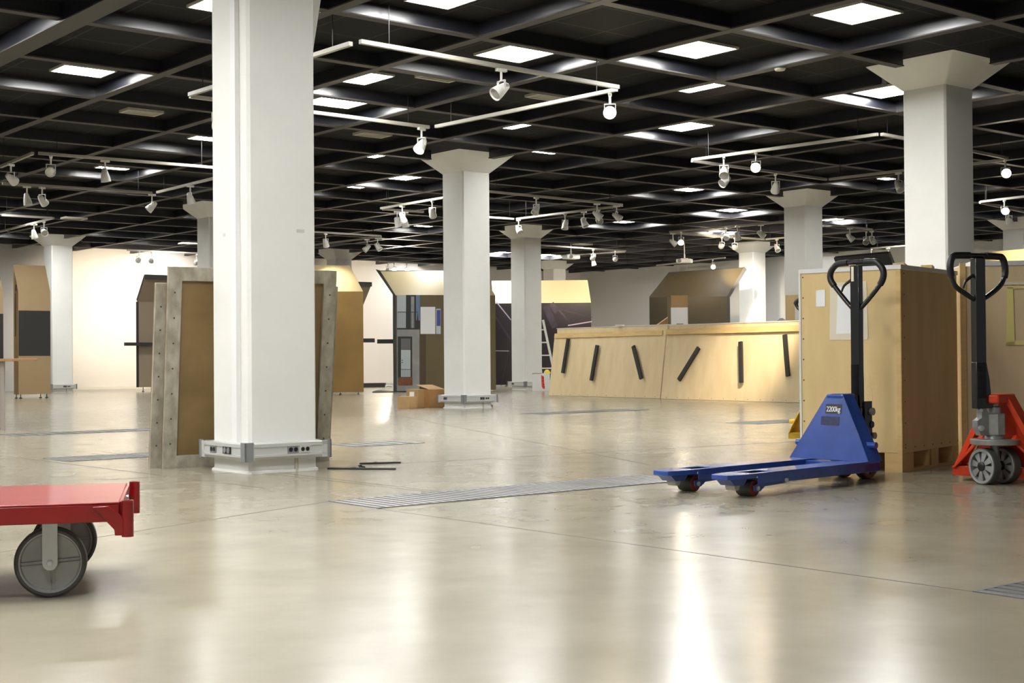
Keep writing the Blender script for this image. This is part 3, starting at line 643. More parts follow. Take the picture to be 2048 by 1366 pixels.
# --- dark panel with black lip behind the tall crate
l0 = aty(1690, 560, 27.0); r0 = aty(1800, 560, 25.8); l0.z = r0.z = 0; d = (r0-l0); nb = V(-d.y, d.x, 0).normalized()
t = thing('display_panel', 'dark panel with black top lip just above the tall crate, left of the large column', 'display panel', l0, 0, 'bent display panels')
b = bm_(); slab(b, [l0 + UP*.04, r0 + UP*.04, r0 + UP*ZB, l0 + UP*ZB], nb*.06); obj('lower_panel', b, ['olive', 'char'], t)
tp = -nb*.3; b = bm_(); slab(b, [l0 + UP*ZB, r0 + UP*ZB, r0 + tp + UP*ZT, l0 + tp + UP*ZT], nb*.05 + UP*.04); obj('leaning_top', b, ['char', 'char'], t)
# --- lit gold panel top at the right edge
l0 = aty(1940, 560, 25.5); r0 = aty(2110, 560, 24.0); l0.z = r0.z = 0; d = (r0-l0); nb = V(-d.y, d.x, 0).normalized()
t = thing('display_panel', 'display panel with lit gold top at the right edge above the taped crate', 'display panel', l0, 0, 'bent display panels')
b = bm_(); slab(b, [l0 + UP*.04, r0 + UP*.04, r0 + UP*ZB, l0 + UP*ZB], nb*.06); obj('lower_panel', b, ['olive', 'char'], t)
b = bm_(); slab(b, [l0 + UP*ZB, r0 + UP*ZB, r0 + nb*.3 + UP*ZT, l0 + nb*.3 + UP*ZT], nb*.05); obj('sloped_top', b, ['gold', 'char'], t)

# ================================================================== LEANING FRAMES BEHIND THE NEAREST COLUMN
def frame_panel(bl, br, h, lean, lab, yoff, batw):
    """plywood sheet with a batten frame on the near side, leaning towards -n (on the column)"""
    d = (br-bl).normalized(); n = V(-d.y, d.x, 0); L = (br-bl).length
    u = (UP*math.cos(lean) - n*math.sin(lean)); nn = d.cross(u).normalized()
    if nn.y > 0: nn = -nn                              # nn looks at the camera
    t = thing('wooden_frame', lab, 'wooden frame', bl, 0, 'framed boards leaning behind the nearest column')
    b = bm_(); obox(b, bl, d*L, u*h, -nn*.012); obj('board', b, 'oldply', t)
    for nm, o, a, c in (('side_batten', bl, d*batw, u*h), ('side_batten', br - d*batw, d*batw, u*h), ('bottom_batten', bl + d*batw, d*(L-2*batw), u*batw*.95), ('top_batten', bl + d*batw + u*(h-batw), d*(L-2*batw), u*batw)):
        b = bm_(); obox(b, o, a, c, nn*.024)
        ln = (a.length > c.length)
        for k in range(1, 8):
            if nm == 'side_batten' and not ln:
                lathe(b, o + a*.5 + c*(k/8) + nn*.024, nn, [(0, .006), (.0008, .006)], 8, 1)
        obj(nm, b, ['oldbat', 'screw'], t)
    return t
fd = V(.876, .482, 0).normalized(); fn = V(-fd.y, fd.x, 0)
cA = node(-3, -1) + (AX+BX)*(0.097+.258); pc = V(cA.x, cA.y, 0) + fn*.20
bl, br = pc - fd*.735, pc + fd*.41
frame_panel(bl, br, 1.315, .135, 'front wooden framed board leaning behind the nearest column, grey batten border', 0, .088)
frame_panel(bl - fd*.065 + fn*.075, br + fd*.035 + fn*.075, 1.215, .15, 'rear wooden framed board behind the front one at the nearest column, slightly lower', 0, .075)

# thin black rods lying on the floor beside the nearest column
def rod(p, q, lab):
    b = bm_(); tube(b, [p + UP*.006, (p+q)/2 + UP*.006, q + UP*.006], .006, 8); cyl(b, p + (q-p)*.35 + UP*.008, p + (q-p)*.42 + UP*.008, .008, 8)
    one('thin_rod', b, 'black', lab, 'rod', 'black rods on the floor')
rod(atz(655, 938.5), atz(792, 939.5), 'long thin black rod on the floor right of the nearest column, nearer one')
rod(atz(719, 928.5), atz(801.5, 926.5), 'thin black rod on the floor right of the nearest column, farther one')
rod(atz(718, 933), atz(729, 936), 'very short black piece between two longer black rods on the floor')

# ================================================================== FLOOR GRATES
def grate(x0, y0, x1, y1, wd, lab, ext=0, fine=True):
    """drain grate strip: far-left end at photo point 0, running along A to photo point 1; wd metres towards -B"""
    p = atz(x0, y0); L = (atz(x1, y1)-p).dot(AX) + ext; t = thing('floor_grate', lab, 'floor grate', p, 0, 'steel floor grates')
    b = bm_(); obox(b, p + UP*.0005, AX*L, -BX*wd, UP*.0012); obj('tray', b, 'seam', t)
    b = bm_()
    obox(b, p, AX*L, -BX*.012, UP*.004); obox(b, p - BX*(wd-.012), AX*L, -BX*.012, UP*.004)
    n = int(L/.055) if fine else int(L/.12)
    for k in range(n+1): obox(b, p + AX*(L*k/n) - BX*.012, AX*(L/n*.62), -BX*(wd-.024), UP*.0035)
    obj('bars', b, 'steel', t)
grate(657, 1003, 1312, 955, .44, 'long steel floor grate strip in the middle of the floor')
grate(1945, 1184, 2048, 1158, .44, 'steel floor grate corner at the right edge, near the front', 2.0)
grate(86, 917, 300, 906, .44, 'steel floor grate left of the leaning wooden frames', 0.3)
grate(0, 869, 302, 858, .44, 'farther steel floor grate at the left, running behind the leaning frames', 0.5, False)
grate(655, 889, 792, 884, .44, 'steel floor grate right of the nearest column', 0, False)
grate(1040, 827, 1200, 817, .44, 'far steel floor grate in front of the left low crate', 0, False)
grate(1450, 846, 1605, 838, .44, 'steel floor grate in front of the right low crate', 0.3, False)
b = bm_(); p = atz(983, 815.5); d = (atz(997, 813)-p).normalized(); obox(b, p + UP*.001, d*.10, V(-d.y, d.x, 0)*.05, UP*.02); obox(b, p + d*.05 + UP*.02, d*.06, V(-d.y, d.x, 0)*.04, UP*.02)
one('small_bracket', b, 'grey', 'small grey bracket lying on the floor right of the middle column foot', 'bracket')

# ================================================================== CRATES
# tall crate
c0 = atz(1805, 945.5); dl = V(-.507, .406, 0).normalized(); dr = V(.406, .507, 0).normalized(); wl, wr, zb, zt = .655, .90, .114, 1.236
t = thing('crate', 'tall pale plywood crate on wooden blocks behind the blue pallet truck, papers on its front', 'crate', c0, 0, 'plywood crates')
b = bm_(); obox(b, c0 + UP*zb, dl*wl, dr*wr, UP*(zt-zb-.02)); obj('crate_body', b, 'ply', t, bevel=.003)
b = bm_(); obox(b, c0 + UP*(zt-.024) - dl*.006 - dr*.006, dl*(wl+.012), dr*(wr+.012), UP*.026); obj('lid', b, 'edge', t)
b = bm_(); obox(b, c0 + dl*(wl-.006) + UP*zb - dr*.006, dl*.014, dr*.02, UP*(zt-zb)); obj('corner_trim', b, 'edge', t)
b = bm_(); obox(b, c0 - dr*.0025 + UP*zb, dl*.028, dr*.002, UP*(zt-zb-.03)); obox(b, c0 - dl*.0025 + UP*zb, dl*.002, dr*.028, UP*(zt-zb-.03)); obj('corner_strip', b, 'pine', t)
for u, v in ((0, 0), (wl-.11, 0), (0, .45), (wl-.11, .45), (0, wr-.11), (wl-.11, wr-.11)):
    b = bm_(); obox(b, c0 + dl*u + dr*v + UP*.018, dl*.11, dr*(.11 if v else .17), UP*(zb-.018)); obj('skid_block', b, 'pine', t)
for u in (0, wl-.11):
    b = bm_(); obox(b, c0 + dl*u, dl*.11, dr*wr, UP*.018); obj('skid_board', b, 'pine', t)
b = bm_(); obox(b, c0 + dl*(wl/2-.05) + dr*.004 + UP*.001, dl*.10, dr*(wr-.01), UP*(zb-.002)); obj('gap_light_block', b, 'pine', t)  # runner added under the crate to block light coming through the gap
b = bm_(); obox(b, c0 + dr*(wr/2-.05) + UP*.018, dl*wl, dr*.02, UP*(zb-.019)); obj('gap_cross_block', b, 'pine', t)  # board added across the gap to keep the underside dark
b = bm_()
for k in range(9):
    for u in (.015, wl-.02):
        lathe(b, c0 + dl*u + UP*(zb+.05+k*.128) - dr*.0005, -dr, [(0, .005), (.001, .005)], 8)
    lathe(b, c0 + dr*(.05+k*.14) + UP*(zb+.03) - dl*.0005, -dl, [(0, .005), (.001, .005)], 8); lathe(b, c0 + dr*.05 + UP*(zb+.05+k*.128) - dl*.0005, -dl, [(0, .005), (.001, .005)], 8)
obj('nail_heads', b, 'screw', t)
def sheet(px_, n, mats_lift, t, nm, m_, th=.0012):
    p0_ = c0 + n*.001
    q = [onpl(x, y, c0 + n*mats_lift, n) for x, y in px_]
    b = bm_(); prism(b, q, -n*th); return obj(nm, b, m_, t)
nf = -dr
sheet([(1632, 614), (1650, 613), (1650, 579), (1632, 581)], nf, .003, t, 'paper_note', 'paper')
sheet([(1659, 680), (1734, 679), (1736, 674), (1733, 562), (1660, 566)], nf, .003, t, 'tape_pouch', 'tape')
sheet([(1672, 668), (1726, 666), (1726, 572), (1676, 574)], nf, .005, t, 'paper_sheet', 'paper')
for x, y, L, lab in ((1792, 531, .30, 'left of two wood offcuts on top of the tall crate'), (1836, 530, .22, 'right of two wood offcuts on top of the tall crate'), (1684, 539, .14, 'small wood offcut on top of the tall crate behind the blue truck handle')):
    p = c0 + dl*.1 + dr*(.30 if x > 1700 else .1) if x < 1830 else c0 + dl*.05 + dr*.62
    if x < 1700: p = c0 + dl*.50 + dr*.15
    p = p + UP*(zt+.003); b = bm_(); a = V(.35, .93, 0) if x > 1700 else V(1, 0, 0)
    obox(b, p, a*L, V(-a.y, a.x, 0)*.07, UP*.03); one('wood_offcut', b, 'pine', lab, 'wood offcut', 'wood offcuts on the tall crate')
# taped crate at the right edge
l0 = atz(1924, 926); d = V(.985, -.14, 0).normalized(); nb = V(-d.y, d.x, 0); zb2, zt2 = .13, 1.30
t = thing('crate', 'pale plywood crate with a yellow tape frame at the right edge behind the red truck', 'crate', l0, 0, 'plywood crates')
b = bm_(); obox(b, l0 + UP*zb2 + nb*.004, d*1.45, nb*.75, UP*(zt2-zb2-.03)); obj('crate_body', b, 'ply2', t, bevel=.003)
b = bm_(); obox(b, l0 + UP*(zt2-.03) - nb*.004 + d*.07, d*1.385, nb*.76, UP*.03); obj('lid', b, 'edge', t)
b = bm_(); obox(b, l0 - nb*.008, d*.035, nb*.03, UP*(zt2-.012)); obj('side_batten', b, 'pine', t)
for u in (0.0, 1.32):
    for v in (.03, .36, .64):
        b = bm_(); obox(b, l0 + d*u + nb*v, d*.10, nb*.10, UP*zb2); obj('skid_block', b, 'pine', t)
b = bm_(); q = lambda x, y: onpl(x, y, l0 - nb*.003, nb)
for P_ in ([(2012, 691), (2030, 690), (2026, 574), (2014, 574)], [(2013, 578), (2095, 576), (2095, 571), (2013, 572)], [(2010, 691), (2095, 688), (2095, 679), (2012, 682)]):
    prism(b, [q(x, y) for x, y in P_], nb*.002)
obj('yellow_tape_frame', b, 'ytape', t)
b = bm_(); prism(b, [q(x, y) for x, y in [(2001, 570), (2095, 568), (2095, 563), (2003, 564)]], nb*.001); obj('clear_tape', b, 'tape', t)
# two long low crates with sloping front boards
def low_crate(x0, y0, x1, y1, lab, sticks, batten, zt):
    p, q = atz(x0, y0), atz(x1, y1); d = (q-p); L = d.length; d.normalize(); n = V(-d.y, d.x, 0)        # n points away
    t = thing('crate', lab, 'crate', p, 0, 'plywood crates')
    b = bm_(); obox(b, p + n*.20 + d*.02, d*(L-.04), n*.9, UP*(zt-.012)); obj('crate_body', b, 'ply2', t)
    b = bm_(); obox(b, p + n*.19 + d*.01 + UP*(zt-.012), d*(L-.02), n*.92, UP*.014); obj('lid_edge', b, 'edge', t)
    zf = zt-.10; sl = V(n.x*.16, n.y*.16, zf); u = sl.normalized(); nf = d.cross(u).normalized()
    if nf.y > 0: nf = -nf
    b = bm_(); obox(b, p + UP*.004, d*L, u*sl.length, -nf*.02); obj('front_board', b, 'ply2', t)
    o, h, th = batten; b = bm_(); obox(b, p + u*(sl.length-o-h) + d*.02 + nf*.0, d*(L-.10), u*h, nf*th); obj('batten', b, 'pine', t)
    b = bm_()
    for k in range(12): lathe(b, p + d*(L*(k+.5)/12) + u*.03 + nf*.0005, nf, [(0, .007), (.001, .007)], 8)
    obj('nail_heads', b, 'screw', t)
    for (ax, ay, bx_, by) in sticks:
        P_, Q_ = onpl(ax, ay, p + nf*.07, nf), onpl(bx_, by, p + nf*.07, nf)
        b = bm_(); s = nf.cross(Q_-P_).normalized(); obox(b, P_ - s*.034 - nf*.035, Q_-P_, s*.068, nf*.035)
        for f in (.2, .8): cyl(b, P_ + (Q_-P_)*f - nf*.0705, P_ + (Q_-P_)*f - nf*.03, .005, 6)
        obj('black_bar', b, 'char', t)
low_crate(1097, 791, 1320, 797.5, 'left of two long low plywood crates with three black bars, nearer the ladder', [(1135, 677, 1124, 746), (1193, 690, 1181, 761), (1265, 692, 1281, 757)], (.00, .085, .022), 1.245)
low_crate(1321.5, 798, 1612, 806, 'right of two long low plywood crates with three black bars, touching the tall crate', [(1396, 695, 1356, 760), (1479.5, 683, 1481, 765), (1568, 669, 1574.5, 752)], (-.02, .09, .045), 1.232)
# crate with a paper, behind the low crates
c = aty(1571, 640, 22.6); c.z = 0; d = V(.8, -.6, 0); nb = V(.6, .8, 0)
t = thing('crate', 'plywood crate with a white paper rising behind the right low crate beside the tall crate', 'crate', c, 0, 'plywood crates')
b = bm_(); obox(b, c, d*1.0, nb*.6, UP*1.70); obj('crate_body', b, 'ply', t, bevel=.004)
b = bm_(); prism(b, [onpl(x, y, c - nb*.003, nb) for x, y in ((1590, 640), (1625, 640), (1625, 603), (1590, 603))], nb*.002); obj('paper_note', b, 'paper', t)
b = bm_(); p = aty(1563, 640, 23.6); lathe(b, V(p.x, p.y, 1.19), UP, [(0, .14), (.06, .12), (.12, .07), (.16, .02)], 12); lathe(b, V(p.x, p.y, 0), UP, [(0, .14), (1.19, .14)], 12)
one('cloth_roll', b, 'cloth', 'speckled grey cloth bundle peeking over the right low crate', 'cloth bundle')
# cardboard box and things behind the low crates
c = aty(1343, 700, 26.0); c.z = 0
t = thing('cardboard_box', 'tall brown cardboard box with a white sheet in front of the olive panel', 'cardboard box', c, 0)
b = bm_(); obox(b, c, V(.31, -.03, 0), V(.03, .3, 0), UP*1.86); obj('box_body', b, 'card', t)
b = bm_(); obox(b, c + V(-.06, .03, 0), V(.06, -.03, 0), V(.03, .3, 0), UP*1.84); obj('side_flap', b, 'm_brown', t)
b = bm_(); obox(b, c + V(-.005, -.012, 0), V(.315, -.03, 0), V(0, .008, 0), UP*1.63); obj('white_sheet', b, 'white_screen', t)
b = bm_(); a = aty(1314, 652, 26.6); a.z = 0; prism(b, [a, a + V(.26, 0, 0), a + V(.26, 0, 1.49), a + V(.04, 0, 1.34), a + V(0, 0, 1.25)], V(0, .4, 0))
one('cardboard_piece', b, 'card', 'slanted brown cardboard piece left of the tall cardboard box, over the low crates', 'cardboard')
for x, lab, m_ in ((1353, 'small brown wood piece lying on the right low crate before the white sheet', 'm_brown'), (1242, 'crumpled clear plastic scrap on top of the left low crate', 'paper')):
    p = aty(x, 650, 24.1 if x < 1300 else 23.1); p.z = 1.247 if x < 1300 else 1.234
    b = bm_()
    if x > 1300: obox(b, p, V(.10, -.03, 0), V(.02, .05, 0), UP*.022)
    else:
        for k in range(6): box(b, (p.x + random.uniform(-.07, .07), p.y + random.uniform(-.03, .03), p.z + .011), (.07, .05, .022))
    one('small_scrap', b, m_, lab, 'scrap')

# ================================================================== PALLET TRUCKS
def pallet_truck(label, origin, fdir, paint, wheel_az, zf, loop, lever_side, style, shaft_w=.056):
    """origin: floor point under the steering axle; fdir: horizontal direction of the forks; zf: fork top height"""
    f = fdir.normalized(); p = V(f.y, -f.x, 0)                       # p: to the right when looking along the forks
    W = lambda s, w_, z: origin + f*s + p*w_ + UP*z
    t = thing('pallet_truck', label, 'pallet truck', origin, 0)
    sb = .26 if style == 'closed' else .16                                                           # tower front face, measured from the axle towards the tips
    # forks
    for sd in (-1, 1):
        w0 = sd*.19; b = bm_()
        n = 12
        tip = [(1.47, .03), (1.465, .05), (1.43, .066), (1.36, .08)]
        top = [W(sb-.1, w0-.08, zf), W(sb-.1, w0+.08, zf)] + [W(s, w0+k, zf) for s, k in tip[::-1]] + [W(s, w0-k, zf) for s, k in tip]
        # channel section: top plate and two side walls, open below; the tip plate is thin
        hs = [W(1.10, w0-.045, 0), W(1.10, w0+.045, 0), W(1.28, w0+.045, 0), W(1.28, w0-.045, 0)]
        lowz = zf-.056
        obox(b, W(sb-.1, w0-.08, lowz), f*(1.26-sb+.1), p*.006, UP*.056); obox(b, W(sb-.1, w0+.074, lowz), f*(1.26-sb+.1), p*.006, UP*.056)
        obox(b, W(sb-.1, w0-.08, lowz), p*.16, f*.006, UP*.056)
        # top plate with the roller window: four strips
        obox(b, W(sb-.1, w0-.08, zf-.006), f*(1.10-sb+.1), p*.16, UP*.006)
        obox(b, W(1.10, w0-.08, zf-.006), f*.17, p*.035, UP*.006); obox(b, W(1.10, w0+.045, zf-.006), f*.17, p*.035, UP*.006)
        prism(b, [W(1.27, w0-.08, zf), W(1.27, w0+.08, zf)] + [W(s, w0+k, zf) for s, k in tip[::-1]] + [W(s, w0-k, zf) for s, k in tip], -UP*.024)
        fk = obj('fork', b, paint, t, bevel=.004)
        # entry skid under the tip
        b = bm_(); prism(b, [W(1.44, w0-.045, zf-.024), W(1.30, w0-.045, zf-.024), W(1.33, w0-.045, zf-.056), W(1.40, w0-.045, zf-.056)], p*.09); obj('tip_bracket', b, paint, fk)
        b = bm_(); cyl(b, W(1.365, w0-.03, zf-.062), W(1.365, w0+.03, zf-.062), .020, 14); obj('entry_roller', b, 'nylon', fk)
        b = bm_(); obox(b, W(1.095, w0-.050, zf-.030), f*.18, p*.10, UP*.003); obj('window_shade_plate', b, 'black', fk)  # black plate standing in for the shade inside the roller window
        # load roller and its yoke
        b = bm_(); c_ = W(1.245, w0, .041)
        lathe(b, c_ - p*.05, p, [(0, .020), (.001, .034), (.003, .039), (.006, .041)], 24, 1); lathe(b, c_ - p*.044, p, [(0, .041), (.088, .041)], 24, 0); lathe(b, c_ + p*.044, p, [(0, .041), (.003, .039), (.005, .034), (.006, .02)], 24, 1)
        obj('load_roller', b, ['pu', 'redring'], t)
        b = bm_()
        for e in (-1, 1):
            q0 = c_ + p*e*.056
            pts = [q0 + f*.025 - UP*.012, q0 + f*.028 + UP*.014, q0 - f*.05 + UP*.036, W(1.02, w0+e*.056, zf-.035), W(.99, w0+e*.056, zf-.050), W(1.02, w0+e*.056, zf-.066), q0 - f*.06 + UP*.006, q0 - f*.022 - UP*.016]
            prism(b, pts, p*.008*e)
            cyl(b, q0 + p*e*.006, q0 + p*e*.014, .012, 12, 1); cyl(b, W(1.03, w0+e*.060, zf-.05), W(1.03, w0+e*.088, zf-.05), .012, 12, 1)
        obj('roller_yoke', b, [paint, 'zinc'], t)
    # heel cross member and tower
    b = bm_(); obox(b, W(sb-.10, -.27, zf-.056), f*.16, p*.54, UP*.050); obj('heel_beam', b, paint, t, bevel=.004)
    zt = .48
    b = bm_()
    A0, A1, B0, B1 = W(sb, -.265, zf-.003), W(sb, .265, zf-.003), W(sb-.075, .055, zt), W(sb-.075, -.055, zt)
    C0, C1, D0, D1 = W(sb-.13, -.265, zf-.003), W(sb-.13, .265, zf-.003), W(sb-.175, .055, zt), W(sb-.175, -.055, zt)
    th = .010
    if style == 'closed':
        prism(b, [A0, A1, B0, B1], -f*th)
        prism(b, [A1, C1, D0, B0], -p*th); prism(b, [A0, C0, D1, B1], p*th)
    else:
        prism(b, [W(sb-.02, -.20, zf), W(sb-.02, .20, zf), W(sb-.05, .05, zt-.02), W(sb-.05, -.05, zt-.02)], f*th)
        for e in (-1, 1):
            prism(b, [W(sb, e*.265, zf), W(sb-.09, e*.265, zf), W(sb-.12, e*.055, zt), W(sb-.02, e*.055, zt)], -p*e*.035)
            prism(b, [W(sb-.09, e*.265, zf-.01), W(sb-.12, e*.265, zf-.01), W(sb-.14, e*.10, .235), W(sb-.11, e*.10, .265)], -p*e*.02)
    tw = obj('tower', b, paint, t, bevel=.003)
    b = bm_()
    if style == 'closed': obox(b, W(sb-.19, -.058, zt-.030), f*.12, p*.116, UP*.034)
    else: obox(b, W(sb-.235, -.058, zt-.045), f*.225, p*.116, UP*.05)
    obj('top_plate', b, paint, t, bevel=.01)
    if style == 'closed':
        for e in (-1, 1):
            b = bm_(); cyl(b, W(sb-.075, e*.205, zf+.085), W(sb-.075, e*.262, zf+.085), .018, 16); obj('pivot_boss', b, paint, t)
    if paint == 'blue':
        # load plate with its number, and a faded decal below
        n_ = (A1-A0).cross(B1-A0).normalized(); n_ = n_ if n_.dot(f) > 0 else -n_; up_ = n_.cross(p); up_ = up_ if up_.z > 0 else -up_
        o_ = (A0+A1)/2 + up_*.262
        b = bm_(); obox(b, o_ - p*.052 + n_*.0005, p*.104, up_*.055, n_*.0015); pl = obj('load_plate', b, 'black', t)
        cu = bpy.data.curves.new('load_text', 'FONT'); cu.body = '2200kg'; cu.size = .042; cu.align_x = 'CENTER'; cu.space_character = .92; cu.offset = .0003
        tx = bpy.data.objects.new('tmp_text', cu); C.objects.link(tx); bpy.context.view_layer.update()
        me = bpy.data.meshes.new_from_object(tx.evaluated_get(bpy.context.evaluated_depsgraph_get())); C.objects.unlink(tx); bpy.data.objects.remove(tx)
        right = p if p.dot(V(1, 0, 0)) > 0 else -p
        for v in me.vertices: v.co = o_ + right*v.co.x*.82 + up_*(v.co.y+.012) + n_*.003 - origin
        me.materials.append(MT['paper']); tx = bpy.data.objects.new('load_number', me); C.objects.link(tx); tx.parent = pl
        b = bm_(); obox(b, o_ - right*.075 - up_*.066 + n_*.0004, right*.12, up_*.050, n_*.0012); obj('faded_decal', b, mat('faded_navy_decal', (0.012, 0.022, 0.10), 0.5, noise=.5, nscale=60), t)
    # steering wheels on a turned axle
    ax = V(math.cos(wheel_az), math.sin(wheel_az), 0); rad = .098
    for e in (-1, 1):
        c_ = origin + ax*(e*(.076 if style == 'closed' else .070)) + UP*rad; b = bm_()
        lathe(b, c_ - ax*.026, ax, [(0, rad*.80), (0, rad-.004), (.004, rad), (.048, rad), (.052, rad-.004), (.052, rad*.80)], 36, 0, caps=False)
        for o in (-1, 1):
            lathe(b, c_ + ax*o*.0265, ax*o, [(-.0005, rad*.80), (0, rad*.90), (.001, rad*.93), (-.001, rad*.955)], 36, 2, caps=False)
            lathe(b, c_ + ax*o*.004, ax*o, [(0, rad*.02), (0, rad*.79)], 36, 0, caps=False); lathe(b, c_ + ax*o*.004, ax*o, [(0, rad*.79), (.021, rad*.82), (.0225, rad*.88)], 36, 1, caps=False)
            lathe(b, c_ + ax*o*.010, ax*o, [(0, rad*.26), (.018, rad*.26), (.022, rad*.20), (.022, .001)], 18, 3, caps=False)
            s_ = V(-ax.y, ax.x, 0)
            for k in range(8):
                a_ = 2*PI*k/8 + .2; rd = s_*math.cos(a_) + UP*math.sin(a_); tg = -s_*math.sin(a_) + UP*math.cos(a_)
                prism(b, [c_ + ax*o*.012 + rd*rad*.24 - tg*.009, c_ + ax*o*.006 + rd*rad*.81 - tg*.019, c_ + ax*o*.006 + rd*rad*.81 + tg*.019, c_ + ax*o*.012 + rd*rad*.24 + tg*.009], ax*o*.010, 1)
        obj('steering_wheel', b, ['tyre', 'disc', 'redring' if style == 'closed' else 'disc', 'black'], t)
    b = bm_(); cyl(b, origin - ax*.05 + UP*rad, origin + ax*.05 + UP*rad, .014, 12); cyl(b, origin + UP*rad, origin + UP*.235, .022, 14); obj('axle', b, 'castalu', t)
    fb = -f
    if style == 'closed':                                              # black pump behind the tower
        b = bm_(); cyl(b, origin + UP*.21, origin + UP*.40, .048, 20); cyl(b, origin + UP*.40, origin + UP*.47, .024, 14); box(b, (0, 0, 0), (.001, .001, .001), M=Matrix.Translation(origin + UP*.3))
        obox(b, W(-.05, -.04, .235), -f*.075, p*.08, UP*.20); cyl(b, W(-.12, -.045, .30), W(-.12, .045, .30), .020, 12)
        obj('pump', b, 'blkpaint', t)
        b = bm_(); cyl(b, W(-.115, -.055, .375), W(-.115, .060, .375), .022, 14); cyl(b, W(-.14, -.05, .235), W(-.14, .055, .235), .020, 14); cyl(b, W(-.085, .03, .19), W(-.085, .075, .19), .02, 14); obj('chain_roller', b, 'castalu', t)
        b = bm_(); obox(b, W(-.02, .045, .355), -f*.055, p*.012, UP*.010); obox(b, W(-.0, .045, .375), -f*.02, p*.010, UP*.03); obj('pedal_link', b, 'zinc', t)
        pv = .45
    else:                                                              # bare cast pump on a turntable
        b = bm_(); lathe(b, origin + UP*.212, UP, [(0, .115), (.003, .125), (.027, .128), (.031, .124)], 40); obj('turntable', b, 'castalu', t)
        b = bm_(); lathe(b, origin + UP*.243, UP, [(0, .05), (.012, .052), (.022, .046)], 20); obj('pump_collar', b, 'zinc', t)
        b = bm_(); lathe(b, origin + UP*.262, UP, [(0, .052), (.006, .060), (.115, .060), (.122, .052)], 8, caps=True)
        for fc in b.faces: fc.smooth = False
        lathe(b, origin + UP*.384, UP, [(0, .036), (.03, .036), (.036, .026), (.05, .026)], 18)
        side = -V(ax.x*.9, ax.y*.9, 0).normalized()
        prism(b, [origin + side*.05 + UP*z + side*u - V(-side.y, side.x, 0)*.02 for u, z in ((0, .265), (.06, .265), (.085, .31), (.085, .345), (.055, .36), (.055, .40), (.07, .43), (.05, .445), (.0, .375))], V(-side.y, side.x, 0)*.04)
        obj('pump', b, 'castalu', t)
        b = bm_(); q0 = origin + side*.105 + UP*.305 - V(0, .028, 0); lathe(b, q0, V(0, -1, 0), [(0, .016), (.012, .016), (.016, .006)], 14); lathe(b, origin + side*.105 + UP*.40 - V(0, .02, 0), V(0, -1, 0), [(0, .012), (.012, .010)], 12); obj('release_valve', b, 'zinc', t)
        pv = .46
    # drawbar: shaft, loop, lever
    hx = -.02 if style == 'closed' else -.0
    base = W(hx-.02, 0, 0) if style == 'closed' else origin - ax*.085 - f*.03
    lp = loop['dir']; k = loop['k']
    b = bm_(); sv = lp*(shaft_w/2); tv = V(-lp.y, lp.x, 0)*.022
    prism(b, [base - sv*1.05 - tv + UP*pv, base + sv*1.05 - tv + UP*pv, base + sv*1.05 + tv + UP*pv, base - sv*1.05 + tv + UP*pv], UP*(loop['top']-pv-.01))
    e0 = loop['flare']; prism(b, [base - sv*1.1 - tv + UP*(pv-.05), base + sv*(1.1+e0*.9) - tv + UP*(pv-.05), base + sv*(1.1+e0*.45) - tv + UP*(pv+.11), base + sv*1.02 - tv + UP*(pv+.20), base - sv*1.1 - tv + UP*(pv+.20)], tv*2)
    obj('drawbar', b, 'blkpaint', t, bevel=.004)
    pts = [base + lp*(x*k) + UP*z for x, z in loop['pts']]
    path = smooth_path(pts, 5)
    b = bm_(); tube(b, path, .0135, 12); lo = obj('handle_loop', b, 'blkpaint', t)
    lo_z = loop['grip']
    for sd in (-1, 1):
        seg = [q for q in path if q.z > lo_z and (q-base).dot(lp)*sd > shaft_w*.75]
        b = bm_(); tube(b, seg, .0185, 12); obj('grip', b, 'black', lo)
    b = bm_(); L0 = base - lp*(shaft_w*.4)*1 + UP*loop['lev'][0]; tube(b, smooth_path([L0 + lp*.01, L0 - lp*.03 - UP*.022, L0 - lp*.062 - UP*.045, L0 - lp*.078 - UP*.078], 4), [.011, .010, .010, .009, .009, .009, .008, .008, .007, .007, .006, .006, .0055][:13], 8); obj('lever', b, 'black', t)
    if style == 'closed':
        b = bm_(); obox(b, base - lp*.018 - V(-lp.y, lp.x, 0)*.024 + UP*1.125, lp*.017, -V(-lp.y, lp.x, 0)*.002, UP*.085); obj('worn_sticker', b, 'tape', t)
    return t
dB = V(.733, .68, 0).normalized(); M0 = V(1.03, 7.03, 0)
axle = M0 + dB*1.265
pB = V(-.68, .733, 0).normalized()
# photo rows turned into heights at the handle's distance
hz = lambda y: .70 + (711 - y)*7.93/2750
pl = [(-.027, 617), (-.075, 600), (-.150, 570), (-.176, 555), (-.170, 540), (-.135, 528), (-.09, 525.5), (0, 525), (.09, 525.5), (.135, 528), (.170, 540), (.178, 555), (.155, 572), (.080, 600), (.027, 617)]
pallet_truck('blue pallet truck with a 2200kg plate and upright black handle, forks pointing left', axle, -dB, 'blue', math.atan2(pB.y, pB.x), .118,
             dict(dir=V(.68, -.733, 0).normalized(), k=1.0, pts=[(x, hz(y)) for x, y in pl], top=hz(528), grip=hz(573), lev=(hz(556),), flare=.0), 1, 'closed')
axR = V(2.60, 7.43, 0)
hr = lambda y: .70 + (708.9 - y)*7.43/2750
pr = [(-.03, 600), (-.09, 590), (-.16, 577), (-.192, 562), (-.205, 545), (-.205, 530), (-.185, 516), (-.14, 513.5), (0, 513), (.14, 513.5), (.185, 516), (.205, 530), (.207, 548), (.185, 565), (.15, 577), (.09, 590), (.03, 600)]
